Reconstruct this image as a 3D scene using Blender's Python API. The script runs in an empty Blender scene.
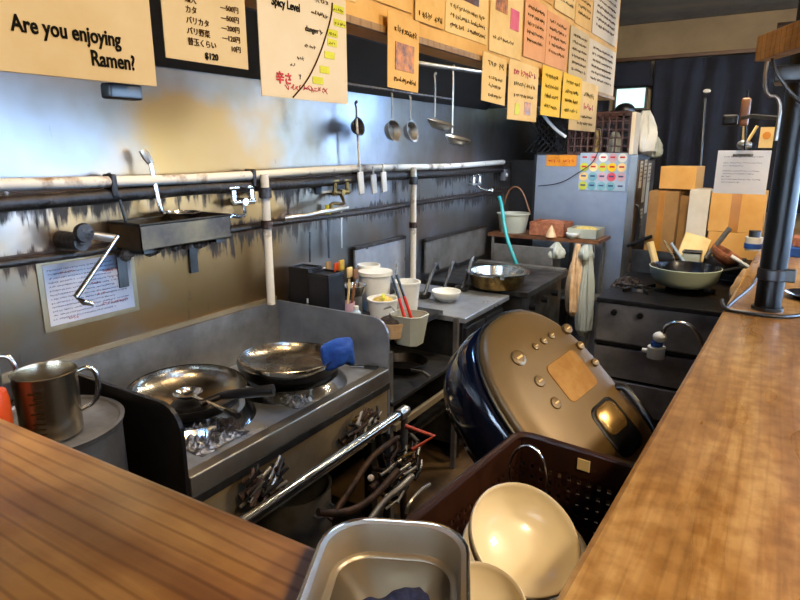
import bpy, bmesh, math, random
from mathutils import Vector, Matrix, Euler
random.seed(7)
PI = math.pi
C = bpy.context.scene.collection
V = Vector
CAMZ = 1.70
YAW = math.radians(31.9); PITCH = math.atan(150/600)

# ------------------------------------------------------------------ helpers
def at(u, v, **k):
    """point of the room seen at photo pixel (u,v) on the plane x=, y= or z="""
    cp, sp = math.cos(PITCH), math.sin(PITCH)
    R = u-400; U = 300-v; H = 600*cp+U*sp; Z = U*cp-600*sp
    d = V((R*math.cos(YAW)-H*math.sin(YAW), R*math.sin(YAW)+H*math.cos(YAW), Z))
    a, val = list(k.items())[0]
    t = val/d.x if a == 'x' else val/d.y if a == 'y' else (val-CAMZ)/d.z
    return V((d.x*t, d.y*t, CAMZ+d.z*t))

def align(d):
    d = V(d).normalized()
    return d.to_track_quat('Z', 'Y').to_matrix().to_4x4()

class MB:
    def __init__(s): s.bm = bmesh.new()
    def _add(s, verts, faces, M=None):
        vs = [s.bm.verts.new((M @ V(v)) if M else V(v)) for v in verts]
        for f in faces:
            try: s.bm.faces.new([vs[i] for i in f])
            except ValueError: pass
        return s
    def box(s, c, d, M=None, rz=0, bev=0):
        x, y, z = d[0]/2, d[1]/2, d[2]/2
        T = Matrix.Translation(c) @ Matrix.Rotation(rz, 4, 'Z')
        if M: T = M @ T
        if bev <= 0:
            vs = [(i*x, j*y, k*z) for i in (-1, 1) for j in (-1, 1) for k in (-1, 1)]
            fs = [(0,1,3,2), (4,6,7,5), (0,4,5,1), (2,3,7,6), (0,2,6,4), (1,5,7,3)]
            return s._add(vs, fs, T)
        b = bmesh.new(); bmesh.ops.create_cube(b, size=1)
        for v in b.verts: v.co = V((v.co.x*d[0], v.co.y*d[1], v.co.z*d[2]))
        bmesh.ops.bevel(b, geom=b.edges[:], offset=bev, segments=3, profile=.5, affect='EDGES')
        b.verts.index_update()
        s._add([v.co.copy() for v in b.verts], [[v.index for v in f.verts] for f in b.faces], T)
        b.free(); return s
    def b2(s, a, b, **k):
        return s.box([(a[i]+b[i])/2 for i in range(3)], [abs(b[i]-a[i]) for i in range(3)], **k)
    def cyl(s, p0, p1, r0, r1=None, n=20, caps=True):
        r1 = r0 if r1 is None else r1
        p0, p1 = V(p0), V(p1); M = align(p1-p0); vs = []
        for p, r in ((p0, r0), (p1, r1)):
            for i in range(n):
                a = 2*PI*i/n
                vs.append(p + M @ V((r*math.cos(a), r*math.sin(a), 0)))
        fs = [(i, (i+1) % n, n+(i+1) % n, n+i) for i in range(n)]
        if caps: fs += [tuple(range(n-1, -1, -1)), tuple(range(n, 2*n))]
        return s._add(vs, fs)
    def tube(s, pts, r, n=10, caps=True, closed=False):
        pts = [V(p) for p in pts]
        if not closed and len(pts) >= 4 and not isinstance(r, (list, tuple)) and len(pts) < 15:
            for _ in range(2):      # round the corners of bent rods and handles
                q = [pts[0]]
                for i in range(len(pts)-1):
                    q += [pts[i]*.75+pts[i+1]*.25, pts[i]*.25+pts[i+1]*.75]
                pts = q+[pts[-1]]
        m = len(pts); vs = []; fs = []
        rr = r if isinstance(r, (list, tuple)) else [r]*m
        up = None
        for i, p in enumerate(pts):
            if closed: d = pts[(i+1) % m]-pts[i-1]
            else: d = pts[min(i+1, m-1)]-pts[max(i-1, 0)]
            d.normalize()
            if up is None:
                up = V((0, 0, 1)) if abs(d.z) < .9 else V((1, 0, 0))
            a = d.cross(up).normalized(); b = a.cross(d).normalized(); up = b
            for k in range(n):
                t = 2*PI*k/n
                vs.append(p + (a*math.cos(t)+b*math.sin(t))*rr[i])
        for i in range(m if closed else m-1):
            j = (i+1) % m
            for k in range(n):
                fs.append((i*n+k, i*n+(k+1) % n, j*n+(k+1) % n, j*n+k))
        if caps and not closed: fs += [tuple(range(n-1, -1, -1)), tuple(range((m-1)*n, m*n))]
        return s._add(vs, fs)
    def lathe(s, prof, M=None, n=40, sx=1, sy=1, jit=0):
        vs = []; fs = []; m = len(prof)
        for (r, z) in prof:
            for k in range(n):
                t = 2*PI*k/n
                vs.append((r*math.cos(t)*sx, r*math.sin(t)*sy, z))
        for i in range(m-1):
            for k in range(n):
                fs.append((i*n+k, i*n+(k+1) % n, (i+1)*n+(k+1) % n, (i+1)*n+k))
        if prof[0][0] > 1e-5: pass
        if isinstance(M, (tuple, list, Vector)): M = Matrix.Translation(M)
        s._add(vs, fs, M)
        bmesh.ops.remove_doubles(s.bm, verts=s.bm.verts[:], dist=1e-5)
        return s
    def prism(s, poly, z0, z1, M=None):
        n = len(poly)
        vs = [(x, y, z0) for x, y in poly]+[(x, y, z1) for x, y in poly]
        fs = [tuple(range(n-1, -1, -1)), tuple(range(n, 2*n))]+[(i, (i+1) % n, n+(i+1) % n, n+i) for i in range(n)]
        return s._add(vs, fs, M)
    def loft(s, rings, caps=True, M=None):
        n = len(rings[0]); vs = [p for r in rings for p in r]; fs = []
        for i in range(len(rings)-1):
            for k in range(n):
                fs.append((i*n+k, i*n+(k+1) % n, (i+1)*n+(k+1) % n, (i+1)*n+k))
        if caps: fs += [tuple(range(n-1, -1, -1)), tuple(range((len(rings)-1)*n, len(rings)*n))]
        return s._add(vs, fs, M)
    def sph(s, c, r, n=12, sc=(1, 1, 1), M=None):
        m = n//2; prof = [(max(r*math.sin(PI*i/m), 1e-6 if i in (0, m) else 0), -r*math.cos(PI*i/m)) for i in range(m+1)]
        vs = []; fs = []
        for (q, z) in prof:
            for k in range(n):
                t = 2*PI*k/n
                p = V((q*math.cos(t)*sc[0], q*math.sin(t)*sc[1], z*sc[2]))
                vs.append(V(c)+(M @ p if M else p))
        for i in range(m):
            for k in range(n):
                fs.append((i*n+k, i*n+(k+1) % n, (i+1)*n+(k+1) % n, (i+1)*n+k))
        return s._add(vs, fs)
    def build(s, name, mat, parent=None, smooth=True, bevel=0, solid=0, sub=0, world=False, angle=40):
        bm = s.bm
        bmesh.ops.recalc_face_normals(bm, faces=bm.faces[:])
        me = bpy.data.meshes.new(name)
        if world and parent is not None:
            bm.transform(parent_mat(parent).inverted())
        if smooth:
            for f in bm.faces: f.smooth = True
            for e in bm.edges:
                if len(e.link_faces) == 2 and e.calc_face_angle(0) > math.radians(angle): e.smooth = False
        bm.to_mesh(me); bm.free()
        me.materials.append(mat)
        o = bpy.data.objects.new(name, me); C.objects.link(o)
        if parent is not None: o.parent = parent
        if solid:
            m = o.modifiers.new('s', 'SOLIDIFY'); m.thickness = solid; m.offset = 0
        if sub:
            m = o.modifiers.new('u', 'SUBSURF'); m.levels = sub; m.render_levels = sub
        if bevel:
            m = o.modifiers.new('b', 'BEVEL'); m.width = bevel; m.segments = 2; m.limit_method = 'ANGLE'; m.angle_limit = math.radians(35)
        return o

def parent_mat(o):
    m = Matrix.LocRotScale(o.location, o.rotation_euler, None)
    return parent_mat(o.parent) @ m if o.parent else m

def tag(o, label, cat, group=None, kind=None):
    o['label'] = label; o['category'] = cat
    if group: o['group'] = group
    if kind: o['kind'] = kind
    return o
def thing(name, label, cat, loc=(0, 0, 0), rot=(0, 0, 0), group=None):
    o = bpy.data.objects.new(name, None); C.objects.link(o)
    o.location = loc; o.rotation_euler = rot; o.empty_display_size = .05
    return tag(o, label, cat, group)
def struct(name, mb, mat, **k):
    o = mb.build(name, mat, **k); o['kind'] = 'structure'; return o

# ------------------------------------------------------------------ materials
def newmat(name):
    m = bpy.data.materials.new(name); m.use_nodes = True
    nt = m.node_tree; b = nt.nodes['Principled BSDF']
    return m, nt, b
def rgb(h):
    h = h.lstrip('#'); c = [int(h[i:i+2], 16)/255 for i in (0, 2, 4)]
    return tuple((x/12.92 if x <= .04045 else ((x+.055)/1.055)**2.4) for x in c)+(1,)
def setin(b, **k):
    for n, v in k.items():
        b.inputs[n.replace('_', ' ')].default_value = v
def noise_ramp(nt, scale, stops, stretch=(1, 1, 1), detail=5, rough=.6, coord='Object', dist=0):
    tc = nt.nodes.new('ShaderNodeTexCoord'); mp = nt.nodes.new('ShaderNodeMapping')
    mp.inputs['Scale'].default_value = stretch
    nz = nt.nodes.new('ShaderNodeTexNoise'); nz.inputs['Scale'].default_value = scale
    nz.inputs['Detail'].default_value = detail; nz.inputs['Roughness'].default_value = rough
    nz.inputs['Distortion'].default_value = dist
    cr = nt.nodes.new('ShaderNodeValToRGB')
    el = cr.color_ramp.elements
    while len(el) < len(stops): el.new(.5)
    for e, (p, c) in zip(el, stops): e.position = p; e.color = c
    nt.links.new(tc.outputs[coord], mp.inputs[0]); nt.links.new(mp.outputs[0], nz.inputs[0]); nt.links.new(nz.outputs[0], cr.inputs[0])
    return nz, cr, mp
def mat(name, c1, c2=None, rough=.5, metal=0, scale=12, bump=0, bscale=None, coat=0, stretch=(1, 1, 1), spec=.5, rvar=0, trans=0, lo=.35, hi=.65):
    m, nt, b = newmat(name)
    c1 = rgb(c1); c2 = rgb(c2) if c2 else tuple(x*.8 for x in c1[:3])+(1,)
    nz, cr, mp = noise_ramp(nt, scale, [(lo, c1), (hi, c2)], stretch)
    nt.links.new(cr.outputs[0], b.inputs['Base Color'])
    setin(b, Roughness=rough, Metallic=metal, Coat_Weight=coat, Specular_IOR_Level=spec, Transmission_Weight=trans)
    if rvar:
        mr = nt.nodes.new('ShaderNodeMapRange'); mr.inputs[3].default_value = max(rough-rvar, .02); mr.inputs[4].default_value = rough+rvar
        mr.inputs[1].default_value = .3; mr.inputs[2].default_value = .7
        nt.links.new(nz.outputs[0], mr.inputs[0]); nt.links.new(mr.outputs[0], b.inputs['Roughness'])
    if bump:
        n2 = nt.nodes.new('ShaderNodeTexNoise'); n2.inputs['Scale'].default_value = bscale or scale*3; n2.inputs['Detail'].default_value = 4
        bp = nt.nodes.new('ShaderNodeBump'); bp.inputs['Strength'].default_value = bump; bp.inputs['Distance'].default_value = .01
        nt.links.new(mp.outputs[0], n2.inputs[0]); nt.links.new(n2.outputs[0], bp.inputs['Height']); nt.links.new(bp.outputs[0], b.inputs['Normal'])
    return m

def wall_steel():
    m, nt, b = newmat('wall_steel_greasy')
    L = nt.links
    nz, cr, mp = noise_ramp(nt, 1.6, [(.32, rgb('#8f9299')), (.50, rgb('#7c7a77')), (.68, rgb('#6c6250'))], (1, 1, .8), detail=4)
    # brown grease runs hanging below each pipe, and a golden tint around the woks
    n2, c2, mp2 = noise_ramp(nt, 13, [(.0, (0, 0, 0, 1)), (1, (1, 1, 1, 1))], (1, 3.2, .45), detail=5)
    geo = nt.nodes.new('ShaderNodeNewGeometry'); sx = nt.nodes.new('ShaderNodeSeparateXYZ'); L.new(geo.outputs['Position'], sx.inputs[0])
    def maprange(src, a0, a1, b0, b1):
        mr = nt.nodes.new('ShaderNodeMapRange'); mr.inputs[1].default_value = a0; mr.inputs[2].default_value = a1
        mr.inputs[3].default_value = b0; mr.inputs[4].default_value = b1; L.new(src, mr.inputs[0]); return mr.outputs[0]
    def mth(op, p_, q_):
        n = nt.nodes.new('ShaderNodeMath'); n.operation = op
        for i_, x_ in enumerate((p_, q_)):
            if isinstance(x_, (int, float)): n.inputs[i_].default_value = x_
            else: L.new(x_, n.inputs[i_])
        return n.outputs[0]
    def band(z0, z1):
        return mth('MULTIPLY', maprange(sx.outputs[2], z0, z1, 0, 1), mth('LESS_THAN', sx.outputs[2], z1))
    bands = mth('MAXIMUM', mth('MAXIMUM', band(1.40, 1.60), band(1.24, 1.39)), mth('MULTIPLY', mth('LESS_THAN', maprange(sx.outputs[2], 1.375, 1.45, 0, 1), 1), mth('MULTIPLY', maprange(sx.outputs[2], 1.44, 1.37, 0, .8), mth('GREATER_THAN', sx.outputs[2], 1.37))))
    n7 = nt.nodes.new('ShaderNodeTexNoise'); n7.inputs['Scale'].default_value = 5; n7.inputs['Detail'].default_value = 4
    tc7 = nt.nodes.new('ShaderNodeTexCoord'); L.new(tc7.outputs['Object'], n7.inputs[0])
    runs = maprange(mth('ADD', mth('MULTIPLY', bands, .55), mth('ADD', mth('MULTIPLY', n2.outputs[0], .9), mth('MULTIPLY', n7.outputs[0], .8))), 1.08, 1.2, 0, 1)
    gold_zone = mth('MULTIPLY', maprange(sx.outputs[1], .8, 1.1, 0, 1), maprange(sx.outputs[1], 2.0, 2.35, 1, 0))
    gold_zone = mth('MULTIPLY', gold_zone, mth('MAXIMUM', maprange(sx.outputs[2], 1.85, 1.55, 0, 1), mth('MULTIPLY', maprange(sx.outputs[1], 1.25, 1.5, 0, 1), maprange(sx.outputs[2], 2.0, 1.85, 0, 1))))
    n6 = nt.nodes.new('ShaderNodeTexNoise'); n6.inputs['Scale'].default_value = 2.0; n6.inputs['Detail'].default_value = 5
    tc6 = nt.nodes.new('ShaderNodeTexCoord'); L.new(tc6.outputs['Object'], n6.inputs[0])
    gold_mask = maprange(mth('ADD', mth('MULTIPLY', gold_zone, .55), mth('MULTIPLY', n6.outputs[0], 1.5)), .85, 1.2, 0, 1)
    # patches of rust-brown film
    n3, c3, mp3 = noise_ramp(nt, 3.2, [(.60, (0, 0, 0, 1)), (.78, (.7, .7, .7, 1))], (1, 1, 1), detail=5)
    ad = nt.nodes.new('ShaderNodeMath'); ad.operation = 'MAXIMUM'; ad.use_clamp = True
    L.new(runs, ad.inputs[0]); L.new(mth('MULTIPLY', c3.outputs[0], .7), ad.inputs[1])
    gold = nt.nodes.new('ShaderNodeMixRGB'); gold.inputs[2].default_value = rgb('#8a6229')
    L.new(mth('MULTIPLY', gold_mask, .85), gold.inputs[0]); L.new(cr.outputs[0], gold.inputs[1])
    mix = nt.nodes.new('ShaderNodeMixRGB'); mix.inputs[2].default_value = rgb('#2a1a0d')
    L.new(mth('MULTIPLY', ad.outputs[0], .9), mix.inputs[0]); L.new(gold.outputs[0], mix.inputs[1]); L.new(mix.outputs[0], b.inputs['Base Color'])
    mr = nt.nodes.new('ShaderNodeMapRange'); mr.inputs[3].default_value = .31; mr.inputs[4].default_value = .6
    L.new(ad.outputs[0], mr.inputs[0]); L.new(mr.outputs[0], b.inputs['Roughness'])
    mm = nt.nodes.new('ShaderNodeMapRange'); mm.inputs[3].default_value = .9; mm.inputs[4].default_value = .45
    L.new(ad.outputs[0], mm.inputs[0]); L.new(mm.outputs[0], b.inputs['Metallic'])
    n4 = nt.nodes.new('ShaderNodeTexNoise'); n4.inputs['Scale'].default_value = 2.2; n4.inputs['Detail'].default_value = 3
    tc = nt.nodes.new('ShaderNodeTexCoord'); L.new(tc.outputs['Object'], n4.inputs[0])
    bp = nt.nodes.new('ShaderNodeBump'); bp.inputs['Strength'].default_value = .12; bp.inputs['Distance'].default_value = .05
    L.new(n4.outputs[0], bp.inputs['Height']); L.new(bp.outputs[0], b.inputs['Normal'])
    return m

def wood(name, c1, c2, c3, axis='Y', scale=6, rough=.3, coat=.3, knots=True):
    m, nt, b = newmat(name); L = nt.links
    st = {'X': (.12, 1, 1), 'Y': (1, .12, 1)}[axis]
    nz, cr, mp = noise_ramp(nt, scale, [(.30, rgb(c1)), (.50, rgb(c2)), (.68, rgb(c3))], st, detail=7, dist=.6)
    wv = nt.nodes.new('ShaderNodeTexWave'); wv.wave_type = 'BANDS'; wv.bands_direction = 'Y' if axis == 'X' else 'X'
    wv.inputs['Scale'].default_value = scale*(1.3 if axis == 'X' else 1.1); wv.inputs['Distortion'].default_value = 5; wv.inputs['Detail'].default_value = 3; wv.inputs['Detail Scale'].default_value = .8
    L.new(mp.outputs[0], wv.inputs[0])
    r2 = nt.nodes.new('ShaderNodeValToRGB'); r2.color_ramp.elements[0].position = .0; r2.color_ramp.elements[0].color = (.46, .36, .28, 1)
    r2.color_ramp.elements[1].position = .2; r2.color_ramp.elements[1].color = (1, 1, 1, 1)
    L.new(wv.outputs[0], r2.inputs[0])
    mix = nt.nodes.new('ShaderNodeMixRGB'); mix.blend_type = 'MULTIPLY'; mix.inputs[0].default_value = .6 if axis == 'X' else .22
    L.new(cr.outputs[0], mix.inputs[1]); L.new(r2.outputs[0], mix.inputs[2])
    last = mix
    if knots:
        vo = nt.nodes.new('ShaderNodeTexVoronoi'); vo.inputs['Scale'].default_value = 3.4
        mpk = nt.nodes.new('ShaderNodeMapping'); mpk.inputs['Scale'].default_value = {'X': (.8, 1.7, 0), 'Y': (1.7, .8, 0)}[axis]
        tck = nt.nodes.new('ShaderNodeTexCoord'); L.new(tck.outputs['Object'], mpk.inputs[0]); L.new(mpk.outputs[0], vo.inputs[0])
        rk = nt.nodes.new('ShaderNodeValToRGB'); rk.color_ramp.elements[0].position = .03; rk.color_ramp.elements[0].color = (.12, .07, .04, 1)
        rk.color_ramp.elements[1].position = .075; rk.color_ramp.elements[1].color = (1, 1, 1, 1); L.new(vo.outputs['Distance'], rk.inputs[0])
        mk = nt.nodes.new('ShaderNodeMixRGB'); mk.blend_type = 'MULTIPLY'; mk.inputs[0].default_value = .9
        L.new(mix.outputs[0], mk.inputs[1]); L.new(rk.outputs[0], mk.inputs[2]); last = mk
    nm = nt.nodes.new('ShaderNodeTexNoise'); nm.inputs['Scale'].default_value = 26 if axis == 'Y' else 7; nm.inputs['Detail'].default_value = 5
    tcm = nt.nodes.new('ShaderNodeTexCoord'); L.new(tcm.outputs['Object'], nm.inputs[0])
    rm = nt.nodes.new('ShaderNodeValToRGB'); rm.color_ramp.elements[0].position = .38; rm.color_ramp.elements[0].color = (.62, .52, .40, 1)
    rm.color_ramp.elements[1].position = .6; rm.color_ramp.elements[1].color = (1, 1, 1, 1); L.new(nm.outputs[0], rm.inputs[0])
    mm_ = nt.nodes.new('ShaderNodeMixRGB'); mm_.blend_type = 'MULTIPLY'; mm_.inputs[0].default_value = .7
    L.new(last.outputs[0], mm_.inputs[1]); L.new(rm.outputs[0], mm_.inputs[2]); last = mm_
    L.new(last.outputs[0], b.inputs['Base Color'])
    mr = nt.nodes.new('ShaderNodeMapRange'); mr.inputs[1].default_value = .3; mr.inputs[2].default_value = .7
    mr.inputs[3].default_value = rough*.8; mr.inputs[4].default_value = rough*1.5
    n5 = nt.nodes.new('ShaderNodeTexNoise'); n5.inputs['Scale'].default_value = 9; L.new(n5.outputs[0], mr.inputs[0]); L.new(mr.outputs[0], b.inputs['Roughness'])
    setin(b, Coat_Weight=coat, Coat_Roughness=.12)
    bp = nt.nodes.new('ShaderNodeBump'); bp.inputs['Strength'].default_value = .15; bp.inputs['Distance'].default_value = .004
    L.new(nz.outputs[0], bp.inputs['Height']); L.new(bp.outputs[0], b.inputs['Normal'])
    return m

M = {}
M['wall_steel'] = wall_steel()
M['wood_left'] = wood('counter_wood_front', '#85592a', '#a2713a', '#bd8c4c', 'X', 9, .36, .25)
M['wood_right'] = wood('counter_wood_side', '#8a663a', '#b48c58', '#d8b886', 'Y', 13, .28, .6, False)
M['wood_pale'] = wood('pale_wood', '#8c6c40', '#a98853', '#bf9f6c', 'X', 9, .55, 0, False)
M['wood_panel'] = wood('brown_wood_panel', '#4a3018', '#5f4022', '#77532e', 'X', 6, .5, 0, False)
M['steel'] = mat('brushed_steel', '#c2c0b9', '#a39c8d', .33, .95, 3, rvar=.05)
M['steel_top'] = mat('worktop_steel', '#d2dae2', '#a6aab0', .34, .75, 5, bump=.05, rvar=.1)
M['steel_dull'] = mat('dull_steel', '#96948e', '#67625a', .42, .7, 5, bump=.1, rvar=.12)
M['steel_dark'] = mat('dark_greasy_steel', '#4b4b4a', '#262320', .45, .75, 5, bump=.15, rvar=.15)
M['steel_beige'] = mat('beige_greasy_steel', '#a8987a', '#7d6c4e', .42, .5, 3, rvar=.1)
M['divider'] = mat('divider_steel', '#a6b0be', '#7a808a', .33, .65, 3, bump=.1, rvar=.1)
M['divider_dark'] = mat('blackened_divider_steel', '#2d2a28', '#171514', .4, .6, 4, rvar=.1)
M['fridge'] = mat('refrigerator_steel', '#a3acb8', '#8590a0', .42, .75, 1.6, rvar=.06)
M['chrome'] = mat('polished_steel', '#cfcecb', '#b3b0a8', .2, 1, 3)
M['wok_in'] = mat('worn_wok_steel', '#c0b8a8', '#5c5247', .24, 1, 7, bump=.08, rvar=.1)
M['wok_out'] = mat('blackened_wok_steel', '#2c2622', '#120f0e', .4, .7, 12, bump=.15)
M['black'] = mat('black_plastic', '#16171a', '#0c0d0f', .38, 0, 8)
M['iron'] = mat('black_iron', '#1c1a19', '#0e0d0c', .5, .6, 14, bump=.3)
M['blackmetal'] = mat('black_pole_paint', '#0b0d0f', '#08090a', .3, 0, 5, spec=.2)
M['white_pipe'] = mat('stained_white_pipe', '#e6e2d2', '#7d5a30', .45, 0, 7, bump=.1, lo=.54, hi=.66)
M['rust_pipe'] = mat('rusty_pipe', '#4d3626', '#1d1512', .6, .5, 14, bump=.5)
M['dark_pipe'] = mat('tarred_pipe', '#2b211a', '#15100d', .5, .3, 14, bump=.5)
M['brass'] = mat('dirty_brass', '#8f7440', '#3c2d1a', .4, .9, 14)
M['paper'] = mat('aged_paper', '#d9cdae', '#c9b68c', .75, 0, 5)
M['paper_white'] = mat('white_paper', '#e6e2d6', '#dcd2ba', .7, 0, 5)
M['paper_cool'] = mat('laminated_white_paper', '#eef2fa', '#d8e2f2', .35, 0, 4, coat=.3)
M['paper_amber'] = mat('amber_paper', '#ecc67c', '#d9aa5c', .7, 0, 8)
M['paper_orange'] = mat('orange_paper', '#eab07c', '#dc9c62', .7, 0, 8)
M['paper_yellow'] = mat('yellow_paper', '#f7cf1e', '#eebf10', .65, 0, 5)
M['paper_cream'] = mat('cream_paper', '#f3dba0', '#e3c37c', .7, 0, 8)
M['ink'] = mat('black_ink', '#1b1a18', '#121110', .95, spec=.05)
M['ink_brown'] = mat('brown_ink', '#4b3318', '#2e2010', .95, spec=.05)
M['ink_red'] = mat('red_ink', '#c62020', '#a51515', .6)
M['ink_blue'] = mat('blue_ink', '#3a4a80', '#26325c', .6)
M['highlight'] = mat('highlighter_yellow', '#d9de34', '#c8cc22', .6)
M['photo_food'] = mat('printed_food_picture', '#d98a2c', '#4a2410', .5, 0, 60)
M['photo_dark'] = mat('printed_dark_picture', '#6b3418', '#1d0f0c', .5, 0, 60)
M['pink'] = mat('pink_print', '#e06a80', '#c84a60', .6)
M['bronze'] = mat('bronze_plastic', '#72592f', '#675029', .42, .2, 4, rvar=.04)
M['bronze_light'] = mat('light_bronze_plastic', '#b8965c', '#a5834c', .25, .7, 4)
M['navy'] = mat('glossy_navy_plastic', '#10192c', '#0c1322', .16, .1, 4, coat=.6)
M['lcd'] = mat('lcd_glass', '#c99c5c', '#b58548', .2, .3, 30, coat=.5)
M['bowl'] = mat('cream_ceramic', '#efe5cc', '#e6dabc', .3, 0, 3, coat=.3)
M['crate'] = mat('brown_crate_plastic', '#3a2014', '#2a160e', .4, 0, 8)
M['crate_fridge'] = mat('maroon_crate_plastic', '#4a2c20', '#35201a', .5, 0, 8)
M['blue_cloth'] = mat('blue_cloth', '#1f55a8', '#143a80', .85, 0, 18, bump=.4)
M['navy_cloth'] = mat('navy_dishcloth', '#26305a', '#1a2244', .9, 0, 30, bump=.5)
M['foil'] = mat('crumpled_foil', '#a9abb0', '#5a5b60', .35, 1, 30, bump=1, bscale=70)
M['white'] = mat('white_plastic', '#e7eae8', '#d6dad6', .4, 0, 6)
M['white_wall'] = mat('beige_plaster', '#a39478', '#8e8068', .85, 0, 3)
M['ceiling'] = mat('brown_stained_ceiling', '#7a674a', '#5b4a34', .85, 0, 2.5)
M['curtain'] = mat('dark_navy_curtain', '#1a1c26', '#12141b', .9, 0, 8)
M['card'] = mat('corrugated_cardboard', '#dcae68', '#cf9c54', .85, 0, 6)
M['card_dark'] = mat('brown_cardboard', '#a37c4a', '#8b683c', .85, 0, 6)
M['tape'] = mat('brown_parcel_tape', '#b57a24', '#9c6618', .35, 0, 5)
M['white_box'] = mat('white_carton', '#dddcd6', '#c9c6bd', .7, 0, 5)
M['wokgreen'] = mat('pale_green_enamel', '#c9d6c2', '#bccab4', .3, 0, 3, coat=.4)
M['wokblack'] = mat('black_nonstick_coating', '#14161c', '#0b0c10', .25, 0, 4, coat=.3)
M['hose'] = mat('turquoise_hose', '#35a7a5', '#1f8b8c', .4, 0, 5)
M['orange'] = mat('orange_plastic', '#e0561c', '#c24312', .35, 0, 5)
M['orange_red'] = mat('orange_red_paint', '#c2441c', '#8f2e10', .5, 0, 12)
M['red'] = mat('red_plastic', '#d2301e', '#b32214', .35, 0, 6)
M['floor'] = mat('dark_wet_floor', '#6b5232', '#3c2c1c', .35, 0, 5, bump=.2)
M['food_yellow'] = mat('chopped_yellow_food', '#e6cf7a', '#b8a04c', .6, 0, 60, bump=1, bscale=120)
M['food_brown'] = mat('brown_food', '#b0704a', '#7d452c', .6, 0, 40, bump=.6)
M['tan_tray'] = mat('rust_brown_shelf_board', '#7a4c26', '#4c2d18', .5, .1, 8)
M['clear'] = mat('cloudy_plastic', '#d8dccb', '#c0c6b4', .3, 0, 6, trans=.35)
M['tub_yellow'] = mat('yellow_tub_contents', '#d6b43c', '#b48f20', .5, 0, 20)
M['debris'] = mat('charred_grease', '#3b2d22', '#0f0c0a', .55, .2, 30, bump=1, bscale=90)
M['tan_bag'] = mat('tan_plastic_bag', '#d9b98e', '#c09a6c', .5, 0, 14, bump=.6)
M['hood'] = mat('greasy_black_hood', '#1a1715', '#0c0a09', .5, .4, 6)
M['jug_dark'] = mat('brown_burnt_steel', '#6b5a40', '#3a3028', .4, .7, 6)
M['range_grey'] = mat('worn_grey_range_front', '#8c8c8e', '#626264', .45, .4, 5)
M['jug'] = mat('oily_jug_steel', '#aa9e88', '#857862', .26, .95, 3)
M['tray'] = mat('satin_tray_steel', '#b5aa96', '#a39680', .38, .8, 3)
M['door_brown'] = mat('brown_refrigerator_door', '#6b5a48', '#4a3c30', .5, .3, 6)
m, nt, b = newmat('window_glass'); setin(b, Base_Color=(1, 1, 1, 1), Roughness=.0, Transmission_Weight=1, IOR=1.05); M['glass'] = m
m, nt, b = newmat('window_daylight_film'); setin(b, Base_Color=rgb('#cfe6e2'), Emission_Color=rgb('#bfe8e4'), Emission_Strength=1.0); M['lit_window'] = m
M['teal'] = mat('teal_print', '#7fb4c0', '#5f98a8', .5)
M['lime'] = mat('lime_print', '#c8cf4c', '#b0b83c', .5)
M['pinkpale'] = mat('pale_pink_print', '#c9a8b4', '#bb9aa8', .5)
M['sky_print'] = mat('sky_blue_print', '#a9bfd2', '#98b0c6', .5)
M['orange_label'] = mat('orange_sticker', '#e59a2a', '#c97a14', .5)
M['grey_plastic'] = mat('grey_plastic', '#6b6d70', '#55575a', .45)
M['wood_handle'] = mat('wood_handle', '#8a5a30', '#6b4222', .5, 0, 10)

# ------------------------------------------------------------------ text
def text_mesh(name, body, size, M4, material, parent, extrude=.0004, bold=0, align_x='LEFT', sx=1):
    cu = bpy.data.curves.new(name, 'FONT'); cu.body = body; cu.size = size; cu.extrude = extrude; cu.offset = bold
    cu.align_x = align_x; cu.align_y = 'TOP'; cu.resolution_u = 3
    o = bpy.data.objects.new(name+'_tmp', cu); C.objects.link(o)
    dg = bpy.context.evaluated_depsgraph_get()
    me = bpy.data.meshes.new_from_object(o.evaluated_get(dg))
    bpy.data.objects.remove(o); bpy.data.curves.remove(cu)
    me.transform(M4 @ Matrix.Diagonal((sx, 1, 1, 1)))
    me.name = name; me.materials.clear(); me.materials.append(material)
    r = bpy.data.objects.new(name, me); C.objects.link(r)
    if parent: r.parent = parent
    return r

# frames: sheet local X = along width, local Y = up, local Z = towards viewer
def face_frame(origin, xdir, ydir):
    x = V(xdir).normalized(); y = V(ydir).normalized(); z = x.cross(y)
    return Matrix(((x.x, y.x, z.x, origin[0]), (x.y, y.y, z.y, origin[1]), (x.z, y.z, z.z, origin[2]), (0, 0, 0, 1)))

def sheet_thing(name, label, cat, F, w, h, material, group=None, t=.0012, curl=0):
    """a sheet of paper whose lower-left corner is the origin of frame F; returns root and frame"""
    loc, rot, _ = F.decompose()
    r = thing(name, label, cat, loc, rot.to_euler(), group)
    mb = MB(); n = 8; rings = []
    for i in range(n+1):
        y = h*i/n; z = curl*(1-i/n)**2
        rings.append([(0, y, z), (w, y, z), (w, y, z-t), (0, y, z-t)])
    mb.loft(rings); mb.build('paper_sheet', material, r, smooth=False)
    return r
def scribble(r, x0, y, w, hgt, material, name='writing', n=None, z=.0008):
    """a line of small handwriting: uneven short pen strokes"""
    mb = MB(); x = x0; 
    while x < x0+w:
        cw = hgt*random.uniform(.5, .95)
        if random.random() < .12: x += hgt*.5; continue
        for k in range(random.choice((2, 3))):
            a = random.choice((0, PI/2, .6, -.7)); l = hgt*random.uniform(.45, .95)
            cx = x+random.uniform(.1, .8)*cw; cy = y+random.uniform(.25, .75)*hgt
            Mx = Matrix.Translation((cx, cy, z)) @ Matrix.Rotation(a, 4, 'Z')
            mb.box((0, 0, 0), (l, hgt*.16, .0005), M=Mx)
        x += cw*1.15
    return mb.build(name, material, r, smooth=False)
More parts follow.
